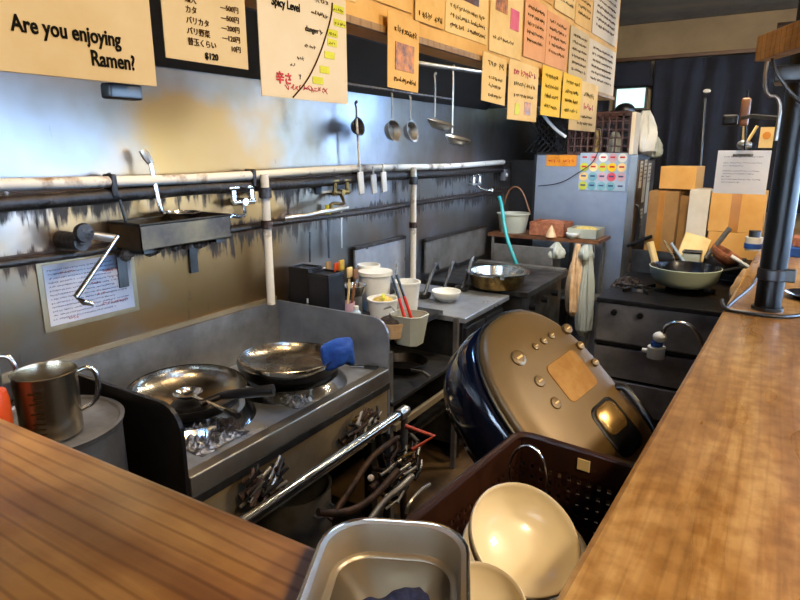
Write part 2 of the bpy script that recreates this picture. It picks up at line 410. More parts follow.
def scribbles(r, lines, material, name='writing'):
    """several rows of handwriting on one sheet as one mesh: lines = (x0, y, w, height)"""
    mb = MB()
    for (x0, y, w, hgt) in lines:
        x = x0
        while x < x0+w:
            cw = hgt*random.uniform(.5, .95)
            if random.random() < .12: x += hgt*.5; continue
            for k in range(3):
                a = random.choice((0, PI/2, .6, -.7)); l = hgt*random.uniform(.4, .9)
                cx = x+random.uniform(.15, .75)*cw; cy = y+random.uniform(.25, .75)*hgt
                Mx = Matrix.Translation((cx, cy, .0009)) @ Matrix.Rotation(a, 4, 'Z')
                mb.box((0, 0, 0), (l, hgt*.11, .0005), M=Mx)
            x += cw*1.15
    return mb.build(name, material, r, smooth=False)

# ================================================================== SETTING
XW = -1.95
struct('floor', MB().b2((-2.1, -2.6, -.1), (3.1, 6.15, 0)), M['floor'], smooth=False)
struct('ceiling', MB().b2((-2.1, -2.6, 2.78), (3.1, 6.15, 2.88)), M['ceiling'], smooth=False)
struct('wall_left', MB().b2((-2.1, -2.6, 0), (XW, 6.15, 2.78)), M['wall_steel'], smooth=False)
struct('wall_far', MB().b2((-1.95, 6.0, 0), (.5, 6.15, 2.78)).b2((.5, 6.0, 0), (2.8, 6.15, .9)).b2((.5, 6.0, 2.4), (2.8, 6.15, 2.78)).b2((2.8, 6.0, 0), (3.0, 6.15, 2.78)), M['white_wall'], smooth=False)
# customer side walls with shop windows
def wall_with_opening(name, axis, pos, a0, a1, o0, o1, z0, z1, th=.12):
    mb = MB()
    def seg(p0, p1, q0, q1):
        if axis == 'x': mb.b2((pos, p0, q0), (pos+th, p1, q1))
        else: mb.b2((p0, pos, q0), (p1, pos+th, q1))
    seg(a0, a1, 0, z0); seg(a0, a1, z1, 2.78); seg(a0, o0, z0, z1); seg(o1, a1, z0, z1)
    return struct(name, mb, M['white_wall'], smooth=False)
wall_with_opening('wall_right', 'x', 3.0, -2.6, 6.15, .6, 5.6, 1.0, 2.35)
wall_with_opening('wall_near', 'y', -2.62, -1.95, 3.0, -1.3, 2.4, .8, 2.4)
fm = MB()
for y in (.6, 1.85, 3.1, 4.35, 5.6): fm.b2((3.02, y-.025, 1.0), (3.08, y+.025, 2.35))
for z in (1.0, 2.35): fm.b2((3.02, .6, z-.025), (3.08, 5.6, z+.025))
w1 = struct('window_1', fm, M['grey_plastic'], smooth=False)
struct('window_1_pane', MB().b2((3.045, .6, 1.0), (3.05, 5.6, 2.35)), M['glass'], smooth=False).parent = w1
fm = MB()
for x in (-1.3, -.07, 1.16, 2.4): fm.b2((x-.025, -2.58, .8), (x+.025, -2.53, 2.4))
for z in (.8, 2.4): fm.b2((-1.3, -2.58, z-.025), (2.4, -2.53, z+.025))
w2 = struct('window_2', fm, M['grey_plastic'], smooth=False)
struct('window_2_pane', MB().b2((-1.3, -2.56, .8), (2.4, -2.555, 2.4)), M['glass'], smooth=False).parent = w2
fm = MB()
for x in (.52, 1.65, 2.78): fm.b2((x-.025, 6.04, .9), (x+.025, 6.09, 2.4))
for z in (.92, 2.38): fm.b2((.5, 6.04, z-.025), (2.8, 6.09, z+.025))
w4 = struct('window_4', fm, M['grey_plastic'], smooth=False)
struct('window_4_pane', MB().b2((.5, 6.06, .9), (2.8, 6.065, 2.4)), M['glass'], smooth=False).parent = w4
# small bright window in the far wall, between the curtains
# dropped beam that carries the curtain
struct('trim_1', MB().b2((-1.95, 5.93, 2.47), (2.9, 6.0, 2.50)), M['wood_panel'], smooth=False)
# wok station steel splash ledge line on wall (seam)
struct('trim_2', MB().b2((XW, .2, 1.005), (XW+.012, 2.02, 1.035)), M['steel_beige'], smooth=False)

def pleated(name, label, x0, x1, z0, z1, y, pitch, amp):
    mb = MB(); n = int((x1-x0)/pitch*8); rows = []
    pts = []
    for i in range(n+1):
        x = x0+(x1-x0)*i/n
        pts.append((x, y+amp*math.sin(2*PI*x/pitch+.6*math.sin(x*7))))
    vs = []; fs = []
    for j in range(7):
        z = z1+(z0-z1)*j/6; k = .35+.65*j/6
        for (x, yy) in pts: vs.append((x+.01*j*math.sin(x*11), y+(yy-y)*k, z))
    m_ = len(pts)
    for j in range(6):
        for i in range(m_-1): fs.append((j*m_+i, j*m_+i+1, (j+1)*m_+i+1, (j+1)*m_+i))
    mb._add(vs, fs)
    o = mb.build(name, M['curtain'], solid=.006)
    return tag(o, label, 'curtain')
pleated('curtain', 'long dark navy pleated curtain hanging across the far wall', -1.06, .42, 1.2, 2.455, 5.90, .17, .028)
pleated('curtain', 'short dark valance curtain over the small bright window', -1.7, -1.09, 2.25, 2.455, 5.90, .2, .02)
pleated('curtain', 'narrow dark curtain strip beside the small bright window, above the refrigerator', -1.94, -1.42, 1.5, 2.26, 5.915, .15, .02)
pleated('curtain', 'dark curtain piece hanging below the small bright window', -1.41, -1.07, 1.2, 2.05, 5.915, .14, .018)
wf = struct('window_3', MB().b2((-1.39, 5.955, 2.05), (-1.11, 5.995, 2.07)).b2((-1.39, 5.955, 2.24), (-1.11, 5.995, 2.26)).b2((-1.39, 5.955, 2.07), (-1.375, 5.995, 2.24)).b2((-1.125, 5.955, 2.07), (-1.11, 5.995, 2.24)), M['grey_plastic'], smooth=False)
struct('window_3_pane', MB().b2((-1.375, 5.97, 2.07), (-1.125, 5.975, 2.24)), M['lit_window'], smooth=False).parent = wf

# ================================================================== COUNTERS
cr_ = thing('counter', 'glossy honey-coloured wooden counter along the right side, under the black pole', 'counter', (0, 0, 0))
def ex(y): return -.2+.036*y
mb = MB(); mb.prism([(ex(.575), .575), (.62, .575), (.72, 5.2), (ex(5.2), 5.2)], 1.085, 1.15)
mb.build('countertop', M['wood_right'], cr_, smooth=False, bevel=.012)
mb = MB(); mb.prism([(ex(.6)+.15, .6), (ex(.6)+.2, .6), (ex(5.2)+.2, 5.2), (ex(5.2)+.15, 5.2)], 0, 1.085)
mb.build('support_panel', M['wood_panel'], cr_, smooth=False)
cl = thing('counter', 'orange-brown grained wooden counter crossing the lower left corner', 'counter', (0, 0, 0))
mb = MB(); mb.prism([(-1.93, -.12), (.66, -.12), (.66, .573), (-.49, .573), (-1.93, .54)], 1.085, 1.15)
mb.build('countertop', M['wood_left'], cl, smooth=False, bevel=.012)
mb = MB(); mb.b2((-1.93, .36, 0), (-.1, .41, 1.085)); mb.build('support_panel', M['wood_panel'], cl, smooth=False)

# thick black pole on the right counter
p = thing('pole', 'thick black steel pole standing on the right wooden counter', 'pole', (.018, 2.44, 1.15))
def polex(z): return .0  # upright
MB().cyl((0, 0, .004), (0, 0, 1.62), .042, n=32).build('pole_shaft', M['blackmetal'], p)
MB().cyl((0, 0, .11), (0, 0, .15), .047, n=32).build('clamp_collar', M['black'], p, bevel=.004)
MB().box((.052, -.01, .13), (.035, .03, .045)).build('clamp_bolt', M['black'], p, bevel=.004)
MB().cyl((0, 0, 0), (0, 0, .012), .05, n=32).build('base_flange', M['black'], p)
r = MB()
pts = [at(u, v, z=1.158) for u, v in ((722, 300), (724, 309), (733, 311), (748, 313), (770, 316), (790, 317), (806, 314), (818, 311))]
r.tube(pts, .007, n=8)
tag(r.build('wire_rod', M['black']), 'bent black wire rod lying on the counter across the foot of the pole', 'rod')
# wooden beam with black bracket at top of pole
q0 = at(765, 47, y=2.38); 
bm_ = thing('timber_beam', 'pale timber beam end beside the top of the black pole', 'beam', (0, 0, 0))
A = at(764, 49, y=2.33); B = V((.55, .95, A.z))
mb = MB(); d = (B-A).normalized(); sd = V((d.y, -d.x, 0))*.0
F = align(B-A); 
mb.box((0, 0, 0), (.1, .001, .001))
mb.bm.clear()
L_ = (B-A).length
Mb = Matrix.Translation(A) @ F
mb.box((0, 0, L_/2), (.05, .075, L_), M=Mb, bev=.004); mb.build('beam_timber', M['wood_pale'], bm_, smooth=False)
br = thing('pole_bracket', 'black steel bracket clamping the timber beam to the pole', 'bracket', (0, 0, 0))
MB().box((.02, 2.42, A.z-.075), (.16, .16, .05), bev=.006).build('bracket_plate', M['black'], br)
MB().cyl((-.07, 2.34, A.z+.06), (-.02, 2.34, A.z+.06), .016).build('bracket_bolt', M['dark_pipe'], br)
MB().tube([(-.085, 2.36, A.z+.04), (-.085, 2.36, A.z-.14), (-.03, 2.38, A.z-.14), (-.03, 2.38, A.z-.28)], .006, n=8).build('bracket_rod', M['steel_dull'], br)
tag(MB().tube([(-.06, 2.3, A.z+.04), (-.075, 2.27, A.z-.02), (-.055, 2.26, A.z-.08), (0, 2.27, A.z-.15), (.06, 2.3, A.z-.2)], .005, n=8).build('power_cable', M['black']), 'black cord draped over the end of the timber beam', 'cord')

# ================================================================== HOOD AND SOFFIT WITH MENUS
h = thing('extractor_hood', 'greasy black extractor hood above the wok station', 'hood', (0, 0, 0))
mb = MB()
mb._add([(XW+.002, -.4, 2.0), (XW+.002, 4.35, 2.0), (-1.3, 4.35, 2.45), (-1.3, -.4, 2.45)], [(0, 1, 2, 3)])
mb.build('filter_bank', M['hood'], h, solid=.02, smooth=False)
MB().b2((-1.3, -.4, 2.43), (-1.16, 4.35, 2.46)).build('hood_roof', M['hood'], h, smooth=False)
MB().b2((-1.18, -.4, 2.04), (-1.155, 4.35, 2.76)).build('hood_skirt', M['hood'], h, smooth=False)
MB().b2((XW+.003, 4.33, 2.0), (-1.155, 4.35, 2.76)).build('end_panel', M['hood'], h, smooth=False)
sf = thing('menu_board', 'long amber board hung over the kitchen, covered with menu sheets', 'board', (0, 0, 0))
MB().b2((-.73, -.3, 1.913), (-.672, 2.85, 2.775)).build('board_panel', M['paper_amber'], sf, smooth=False)
MB().b2((-.675, -.3, 1.913), (-.664, 2.85, 1.925)).build('lower_rail', M['wood_pale'], sf, smooth=False)

def SF(y0, z0, off=0, tilt=0, roll=0):
    """frame of a sheet on the menu board: width runs along +Y, up is +Z, front faces +X"""
    F = face_frame((-.658+off, y0, z0), (0, 1, 0), (0, 0, 1))
    return F @ Matrix.Rotation(roll, 4, 'Z') @ Matrix.Rotation(tilt, 4, 'X')
s = sheet_thing('sign', 'big cream sign reading Are you enjoying Ramen?', 'sign', SF(.08, 1.775), .418, .2, M['paper'], t=.004)
fr = Matrix.Translation((.262, .112, .001))
# letters
text_mesh('lettering', 'Are you enjoying', .0218, Matrix.Translation((.257, .0565, .0008)) @ Matrix.Rotation(.0, 4, 'Z'), M['ink'], s, bold=.0005, sx=.78)
text_mesh('lettering', 'Ramen?', .0225, Matrix.Translation((.336, .0335, .0008)), M['ink'], s, bold=.0005, sx=.78)
s = sheet_thing('price_sheet', 'handwritten topping price sheet, between the big cream sign and the spicy sheet', 'menu', SF(.515, 1.81), .137, .2, M['paper'])
for i, (l, rr_) in enumerate((('麺大', '—500円'), ('カタ', '—500円'), ('バリカタ', '—200円'), ('バリ野菜', '—120円'), ('替玉くらい', '10円'))):
    y = .078-i*.0125
    text_mesh('writing', l, .0098, Matrix.Translation((.034, y, .001)), M['ink_brown'], s, sx=.95)
    text_mesh('writing', rr_, .0092, Matrix.Translation((.124, y, .001)), M['ink_brown'], s, align_x='RIGHT')
text_mesh('writing', '$120', .011, Matrix.Translation((.06, .0145, .001)), M['ink'], s, bold=.0003)
s = sheet_thing('chart_sheet', 'white Spicy Level sheet with a rising curve and yellow marks', 'menu', SF(.674, 1.777, .002), .208, .165, M['paper_white'])
scribbles(s, [(.028, .143, .062, .013)], M['ink_red'], 'red_writing')
text_mesh('writing', 'Spicy Level', .0165, Matrix.Translation((.028, .140, .001)), M['ink'], s, sx=.85, bold=.0003)
text_mesh('writing', 'danger', .012, Matrix.Translation((.1, .112, .001)), M['ink'], s)
scribbles(s, [(.125, .148, .035, .009), (.118, .128, .035, .008), (.098, .078, .024, .006), (.08, .058, .014, .006), (.064, .046, .01, .006), (.13, .1, .006, .01), (.082, .03, .006, .008)], M['ink_brown'])
mb = MB(); cv = [(.17, .155), (.167, .135), (.15, .1), (.13, .066), (.1, .028), (.066, .002)]
mb.tube([(x, y, .0012) for x, y in cv], .0013, n=6); mb.build('curve_line', M['ink_brown'], s)
mb = MB()
for x, y, w in ((.187, .148, .03), (.19, .127, .032), (.17, .109, .026), (.168, .094, .024), (.16, .074, .026), (.146, .05, .024), (.128, .032, .026)): mb.box((x, y, .0006), (w, .011, .0006))
mb.build('yellow_mark', M['highlight'], s, smooth=False)
scribbles(s, [(.172, .144, .026, .006), (.176, .123, .024, .006), (.16, .105, .02, .006), (.16, .09, .016, .006)], M['ink_brown'])
text_mesh('red_writing', '辛さ', .018, Matrix.Translation((.03, .036, .001)), M['ink_red'], s, bold=.0005)
scribbles(s, [(.05, .012, .1, .011)], M['ink_red'], 'red_writing')
s = sheet_thing('picture_sheet', 'narrow amber sheet with a food photo hanging alone over the ladles', 'menu', SF(1.008, 1.816, .003, roll=-.02), .115, .135, M['paper_amber'])
MB().box((.06, .06, .0008), (.07, .05, .0008)).build('food_picture', M['photo_food'], s, smooth=False)
scribbles(s, [(.02, .012, .08, .012), (.02, .1, .08, .014)], M['ink_brown'])
s = sheet_thing('price_card', 'small cream card hanging below the board, nearest of the hanging price cards', 'menu', SF(1.435, 1.82, .002, roll=-.03), .152, .115, M['paper_cream'])
scribbles(s, [(.03, .085, .09, .018), (.04, .055, .08, .01), (.04, .035, .08, .01), (.04, .012, .08, .01)], M['ink_brown'])
s = sheet_thing('price_card', 'pinkish cream card with small coloured drawings left of the two yellow cards', 'menu', SF(1.605, 1.782, .003), .232, .155, M['paper_cream'])
scribbles(s, [(.03, .118, .17, .02)], M['ink_red'], 'red_writing'); scribbles(s, [(.03, .09, .17, .013), (.04, .062, .15, .01)], M['ink_brown'])
MB().box((.15, .035, .0008), (.05, .035, .0006)).build('printed_picture', M['photo_food'], s, smooth=False)
MB().box((.07, .03, .0008), (.035, .03, .0006)).build('printed_picture', M['highlight'], s, smooth=False)
for y0, w, lb in ((1.868, .19, 'bright yellow handwritten card, the nearer of the two yellow cards'), (2.075, .22, 'bright yellow handwritten card, the farther of the two yellow cards')):
    s = sheet_thing('price_card', lb, 'menu', SF(y0, 1.805, .004), w, .145, M['paper_yellow'], 'bright yellow price cards')
    scribbles(s, [(.03, .112-.03*k, w-.07, .014) for k in range(4)], M['ink_brown'])
s = sheet_thing('price_card', 'cream card with one red line hanging right behind the yellow cards', 'menu', SF(2.18, 1.77, .0005), .36, .175, M['paper_cream'])
scribbles(s, [(.14, .12, .15, .02), (.14, .045, .15, .012), (.1, .02, .2, .012)], M['ink_brown']); scribbles(s, [(.16, .075, .13, .026)], M['ink_red'], 'red_writing')
# menus pasted on the board: (y0, y1, z0, z1, material, kind, label)
board = [
 (.66, .93, 1.95, 2.16, 'paper_cream', 't', 'cream menu sheet on the board just above the Spicy Level sheet'),
 (.94, 1.12, 1.965, 2.2, 'paper_amber', 't', 'amber menu sheet on the board directly above the narrow hanging food photo'),
 (1.13, 1.255, 1.955, 2.2, 'paper_amber', 'f', 'amber sheet of small food photos, nearest photo sheet on the board'),
 (1.265, 1.49, 1.955, 2.2, 'paper_cream', 'p', 'cream sheet with one tall dark photo on the menu board'),
 (1.50, 1.72, 1.945, 2.2, 'paper_cream', 'k', 'cream sheet with brown photo and pink print above the small cream cards'),
 (1.735, 1.92, 1.96, 2.12, 'paper_orange', 't', 'orange lined price sheet above the nearer yellow card'),
 (1.93, 2.15, 1.96, 2.115, 'paper_orange', 't', 'orange lined price sheet above the farther yellow card'),
 (1.735, 1.97, 2.135, 2.3, 'paper_amber', 't', 'amber menu sheet in the upper row over the orange price sheets'),
 (1.985, 2.2, 2.13, 2.3, 'paper_cream', 't', 'cream lined menu sheet in the upper row, third from the far end'),
 (2.215, 2.42, 2.125, 2.3, 'paper_amber', 't', 'amber lined menu sheet in the upper row, second from the far end'),
 (2.43, 2.82, 2.125, 2.32, 'paper_white', 't', 'white menu sheet at the far end of the upper row'),
 (2.165, 2.40, 1.93, 2.11, 'paper', 't', 'tan menu sheet in the lower row beside the far white sheet'),
 (2.41, 2.84, 1.93, 2.105, 'paper_white', 't', 'white menu sheet at the far end of the lower row'),
]
for i, (y0, y1, z0, z1, m_, k, lb) in enumerate(board):
    w, hh = y1-y0, z1-z0
    s = sheet_thing('menu_sheet', lb, 'menu', SF(y0, z0, -.012 + .0015*(i % 3)), w, hh, M[m_])
    if k == 't': scribbles(s, [(w*.12, hh-.03-.022*q, w*.74, .011) for q in range(int((hh-.03)/.022))], M['ink_brown'])
    if k == 'f':
        for cx, cy in ((.3, .3), (.7, .35), (.35, .62), (.72, .68)): MB().box((w*cx, hh*cy, .0008), (w*.3, hh*.17, .0008)).build('printed_picture', M['photo_food'], s, smooth=False)
        scribbles(s, [(w*.1, .008, w*.8, .014), (w*.1, hh-.03, w*.8, .014)], M['ink_brown'])
    if k == 'p':
        MB().box((w*.5, hh*.62, .0008), (w*.5, hh*.6, .0008)).build('printed_picture', M['photo_dark'], s, smooth=False)
        scribbles(s, [(w*.1, .012+.02*q, w*.8, .011) for q in range(3)], M['ink_brown'])
    if k == 'k':
        MB().box((w*.32, hh*.52, .0008), (w*.35, hh*.25, .0008)).build('printed_picture', M['photo_food'], s, smooth=False)
        MB().box((w*.74, hh*.38, .0008), (w*.28, hh*.2, .0008)).build('pink_print', M['pink'], s, smooth=False)
        scribbles(s, [(w*.1, hh-.05, w*.8, .02), (w*.1, hh-.085, w*.8, .012), (w*.1, .03, w*.6, .012)], M['ink_brown'])
# black clip under the big sign
tag(MB().box(at(122, 92, x=-.70), (.02, .045, .018), bev=.003).build('spotlight_clip', M['black']), 'small black clip just below the big cream sign', 'clip')

# ================================================================== WALL PIPES AND WALL RACKS
mb = MB(); mb.tube([(XW+.055, y, 1.6+.006*math.sin(y*3)) for y in [ -.4+.25*i for i in range(21)]], .019, n=14)
o = tag(mb.build('water_pipe', M['white_pipe']), 'stained white pipe running the length of the steel wall', 'pipe')
mb = MB(); mb.tube([(XW+.045, y, 1.552+.004*math.sin(y*5)) for y in [-.4+.25*i for i in range(21)]], .024, n=12)
tag(mb.build('gas_pipe', M['dark_pipe']), 'tar-black pipe directly beneath the long white pipe', 'pipe')
mb = MB(); mb.tube([(XW+.04, y, 1.375+.004*math.sin(y*4)) for y in [-.4+.25*i for i in range(21)]], .013, n=12)
tag(mb.build('gas_pipe', M['dark_pipe']), 'thin dark lower pipe crossing the steel wall at shelf height', 'pipe')
for y, z0, r_, lb in ((1.905, 1.03, .018, 'vertical stained white pipe at the corner of the wok station'), (3.15, .9, .018, 'vertical stained white pipe above the prep table')):
    t = thing('water_pipe', lb, 'pipe', (XW+.085, y, z0))
    MB().cyl((0, 0, 0), (0, 0, 1.6-z0), r_, n=16).build('pipe_length', M['white_pipe'], t)
    MB().cyl((0, 0, 1.5-z0), (0, 0, 1.545-z0), r_+.009, n=16).build('pipe_joint', M['dark_pipe'], t)
    MB().cyl((0, 0, .34), (0, 0, .375), r_+.007, n=16).build('pipe_joint', M['rust_pipe'], t)
# hanging clips and black blobs on pipes
for i, (y, lb) in enumerate(((1.22, 'dark round pipe clamp above the square pan'), (1.86, 'dark pipe clamp right of the first tap pair'), (2.62, 'dark pipe clamp left of the white clothes pegs'))):
    tag(MB().box((XW+.05, y, 1.585), (.055, .02, .075), bev=.006).build('pipe_clamp', M['dark_pipe']), lb, 'clamp')
# taps
def faucet(y, z, label, mat_, arm=.17, side=-1):
    t = thing('wall_tap', label, 'tap', (XW+.03, y, z))
    MB().cyl((-.03, 0, 0), (.045, 0, 0), .016).build('tap_body', mat_, t)
    for k, dy in enumerate((-.05, .05)):
        hnd = MB().cyl((.03, dy, 0), (.03, dy, .05), .012).build('tap_valve', mat_, t)
        MB().box((.03, dy, .06), (.02, .055, .014), bev=.004).build('tap_handle', mat_, t)
    MB().cyl((.03, -.06, 0), (.03, .06, 0), .013).build('tap_bridge', mat_, t)
    MB().tube([(.03, 0, -.01), (.07, side*.03, -.045), (.1, side*.08, -.05), (.12, side*arm, -.035), (.12, side*arm, -.06)], .009, n=8).build('tap_spout', mat_, t)
faucet(1.80, 1.49, 'pair of chrome wall taps just right of the square pan', M['chrome'])
faucet(2.47, 1.49, 'dirty brass and chrome wall taps over the dark box', M['brass'], .2)
t = faucet
tag(MB().tube([(XW+.06, 2.05, 1.40), (-1.82, 2.1, 1.41), (-1.8, 2.4, 1.425)], .012, n=10).build('tap_spout_pipe', M['steel']), 'short steel spout pipe lying level under the brass taps', 'pipe')
faucet(4.1, 1.46, 'small dark wall tap that feeds the turquoise hose', M['chrome'], .08, 1)
# valve at left of square pan
t = thing('gas_valve', 'round blackened valve left of the square pan', 'valve', (XW+.05, 1.06, 1.42))
MB().cyl((-.05, 0, 0), (.07, 0, 0), .028).build('valve_body', M['dark_pipe'], t)
MB().lathe([(.001, -.01), (.028, -.01), (.031, 0), (.028, .012), (.001, .014)], Matrix.Translation((.08, 0, .03)) @ Matrix.Rotation(PI/2, 4, 'Y'), n=20).build('valve_wheel', M['dark_pipe'], t)
MB().tube([(.05, .03, .02), (.09, .1, .0)], .014).build('valve_stem', M['steel'], t)
# wall shelf brackets
for y, lb in ((1.255, 'short dark steel bracket hanging below the left end of the square pan'), (1.565, 'short dark steel bracket hanging below the right end of the square pan')):
    tag(MB().b2((XW, y-.018, 1.225), (XW+.012, y+.018, 1.37)).b2((XW, y-.018, 1.36), (XW+.17, y+.018, 1.372)).build('shelf_bracket', M['steel_dark'], smooth=False), lb, 'bracket')
# square tray pan holding ladles
t = thing('square_pan', 'blackened square steel pan resting on the wall brackets', 'pan', (-1.845, 1.41, 1.375))
mb = MB(); x0, y0, hh = .085, .195, .085
mb.b2((-x0, -y0, 0), (x0, y0, .004)); mb.b2((x0-.004, -y0, 0), (x0, y0, hh)); mb.b2((-x0, -y0, 0), (-x0+.004, y0, hh)); mb.b2((-x0, -y0, 0), (x0, -y0+.004, hh)); mb.b2((-x0, y0-.004, 0), (x0, y0, hh))
mb.build('pan_tray', M['jug_dark'], t, smooth=False)
MB().tube([(-x0, -y0, hh), (x0, -y0, hh), (x0, y0, hh), (-x0, y0, hh)], .005, closed=True, n=8).build('pan_rim', M['steel_dark'], t)
mb = MB()
for i in range(9): mb.sph((-.02+.07*random.random()-.03, -.2+.05*i, -.015+.01*random.random()), .022, n=8)
o = tag(mb.build('charred_grease', M['debris']), 'lumps of black grease clinging under the square pan', 'grease', kind='stuff')
for v_ in o.data.vertices: v_.co += V((-1.845, 1.41, 1.365))
# ladle with upright handle in the pan
def ladle(name, label, bowl, tip, r=.05, mat_=None, endmat=None, depth=.03, rod=.0055):
    mat_ = mat_ or M['chrome']; bowl, tip = V(bowl), V(tip)
    t = thing(name, label, 'ladle', bowl)
    d = tip-bowl; n_ = d.normalized()
    # bowl opens upward
    T = Matrix.Identity(4)
    prof = [(.001, -depth), (r*.5, -depth*.85), (r*.85, -depth*.4), (r, 0), (r*.93, .002), (r*.8, -depth*.36), (r*.45, -depth*.75), (.001, -depth*.88)]
    MB().lathe(prof, T, n=24).build('ladle_bowl', mat_, t)
    hz = V((d.x, d.y, 0)); hz = hz.normalized()*r if hz.length > 1e-3 else V((-r, 0, 0))
    MB().tube([hz*.95, hz*.97+d*.08, d*.5+hz*.4, d*.8], rod, n=8).build('ladle_handle', mat_, t)
    MB().tube([d*.8, d*.9, d], [rod*1.5, rod*1.9, rod*1.5], n=8).build('handle_grip', endmat or mat_, t)
    return t
ladle('ladle', 'upright steel ladle standing in the square pan', (-1.85, 1.46, 1.478), at(142, 150, x=-1.9), .07, M['chrome'], M['steel'], .04, .008)
ladle('ladle', 'thin dark ladle leaning on the pipe left of the square pan', (-1.87, 1.30, 1.42), at(108, 173, x=-1.9), .04, M['steel_dark'], None, .02)
mb = MB(); a_, b_ = at(118, 236, x=-1.72), at(76, 297, x=-1.72)
mb.tube([a_, b_, b_+V((0, .02, -.02)), b_+V((.01, .045, -.03))], [.006, .009, .009, .007], n=10)
tag(mb.build('steel_rod', M['chrome']), 'slanting steel rod with bent tip hanging in front of the printed wall sheet', 'rod')
MBr = MB()
# printed sheet on the wall with dark border frame
F = face_frame(at(33, 339, x=XW+.006), (0, 1, 0), (0, 0, 1))
c00 = at(33, 339, x=XW+.006); c10 = at(117, 321, x=XW+.006); c11 = at(112, 262, x=XW+.006); c01 = at(25, 276, x=XW+.006)
s = sheet_thing('instruction_sheet', 'laminated white sheet of tiny blue and red writing on the steel wall', 'sheet', face_frame((XW+.006, .985, 1.145), (0, 1, 0), (0, 0, 1)), .305, .2, M['paper_cool'])
MB().b2((-.018, -.018, -.004), (.323, .218, -.0015)).build('backing_plate', M['steel_beige'], s, smooth=False)
scribbles(s, [(.012+.0*q, .178-.0135*q, .27 if q % 3 else .22, .0065) for q in range(13)], M['ink_blue'])
scribbles(s, [(.05, .165, .05, .008), (.17, .17, .02, .009), (.2, .145, .05, .009), (.15, .11, .03, .01), (.17, .07, .02, .01), (.18, .03, .1, .012), (.06, .008, .03, .01), (.23, .118, .05, .009)], M['ink_red'], 'red_writing')
# pegs / white scrapers on the pipe
for (u, v, hh, lb) in ((361, 183, .19, 'white plastic spatula hanging on the wall pipe, leftmost of the white tools'), (374, 184, .17, 'white plastic spatula hanging on the wall pipe, middle of the white tools'), (384, 182, .18, 'white plastic spatula hanging on the wall pipe, rightmost of the white tools')):
    c = at(u, v, x=-1.86)
    t = thing('spatula', lb, 'spatula', c, (.1, 0, 0))
    MB().box((0, 0, 0), (.01, .045, hh*.6), bev=.003).build('spatula_blade', M['white'], t)
    MB().cyl((0, 0, hh*.25), (0, .0, hh*.55), .006, n=8).build('spatula_handle', M['white'], t)
# white switch boxes by the brass tap
tag(MB().box(at(325, 186, x=-1.93), (.04, .1, .07), bev=.005).build('junction_box', M['white']), 'white box on the wall above the brass taps, left one', 'box')
tag(MB().box(at(343, 186, x=-1.93), (.04, .1, .07), bev=.005).build('junction_box', M['white']), 'white box on the wall above the brass taps, right one', 'box')
# long spoons hanging by the wall (below pipe)
for i, (u, v0, v1, lb) in enumerate(((310, 232, 262, 'black slim stick hanging on the wall above the dark box'), (328, 215, 258, 'yellow-topped slim brush hanging on the wall below the brass taps'), (341, 190, 248, 'thin steel rod hanging on the wall right of the brass taps'))):
    a_, b_ = at(u, v0, x=-1.92), at(u+(1 if i else 0), v1, x=-1.92)
    t = thing('hanging_stick', lb, 'utensil', a_)
    MB().cyl((0, 0, 0), b_-a_, .006 if i != 2 else .004, n=8).build('stick_rod', M['black'] if i != 2 else M['steel'], t)
    if i == 1: MB().cyl((0, 0, -.02), (0, 0, .05), .014).build('brush_cap', M['highlight'], t)
# hood rail with hanging ladles
rl = at(400, 73, x=-1.5); rr_ = at(486, 59, x=-1.5)
tag(MB().cyl((-1.5, 2.42, 2.085), (-1.5, 3.35, 2.125), .011).build('hanging_rail', M['steel_dull']), 'thin steel rail under the hood that ladles hang from', 'rail')
tag(MB().cyl((-1.72, 2.2, 1.99), (-1.72, 3.35, 1.99), .008).build('hanging_rail', M['dark_pipe']), 'thin dark rail beside the steel wall that strainers hang from', 'rail')
def hang(label, top, length, r, kind='ladle', mat_=None):
    mat_ = mat_ or M['steel']
    top = V(top); t = thing('hanging_'+kind, label, kind, top)
    MB().tube([(0, 0, 0), (.006, 0, .008), (0, 0, .012), (-.008, 0, 0), (0, 0, -.02), (0, 0, -length*.6), (0, 0, -length+r*.5)], .005, n=8).build('handle', mat_, t)
    T = Matrix.Translation((r*.6, -r*.2, -length+r*.2)) @ Matrix.Rotation(.28, 4, 'Y')
    if kind == 'ladle':
        prof = [(.001, -r*.6), (r*.6, -r*.5), (r*.95, -r*.15), (r, 0), (r*.9, -.003), (r*.55, -r*.42), (.001, -r*.5)]
    else:
        T = Matrix.Translation((.012, 0, -length-r*.3)) @ Matrix.Rotation(PI/2-.2, 4, 'Y')
        prof = [(.001, -r*.7), (r*.7, -r*.6), (r, 0), (r*1.06, .004), (r*.93, .002), (r*.62, -r*.5), (.001, -r*.6)]
    MB().lathe(prof, T, n=24).build('bowl', mat_, t)
    return t
hang('steel ladle with round bowl hanging lowest from the rail under the hood', (-1.5, 2.93, 2.11), .36, .07)
hang('steel strainer hanging beside the steel wall, left of a pair', (-1.72, 2.69, 1.985), .17, .058, 'strainer', M['steel_dull'])
hang('steel strainer hanging beside the steel wall, right of a pair', (-1.72, 2.87, 1.985), .17, .055, 'strainer', M['steel_dull'])
t = hang('wide dull ladle hanging behind the lowest steel ladle', (-1.6, 2.92, 2.08), .25, .075, 'ladle', M['steel_dull'])
hang('dark skimmer with pale handle hanging left of the strainer pair', (-1.88, 2.60, 1.93), .1, .045, 'strainer', M['steel_dark'])
tag(MB().cyl((-1.88, 2.6, 1.86), (-1.88, 2.62, 1.6), .006, n=8).build('pale_stick', M['white_pipe']), 'pale thin stick standing behind the white pipe below the dark skimmer', 'stick')
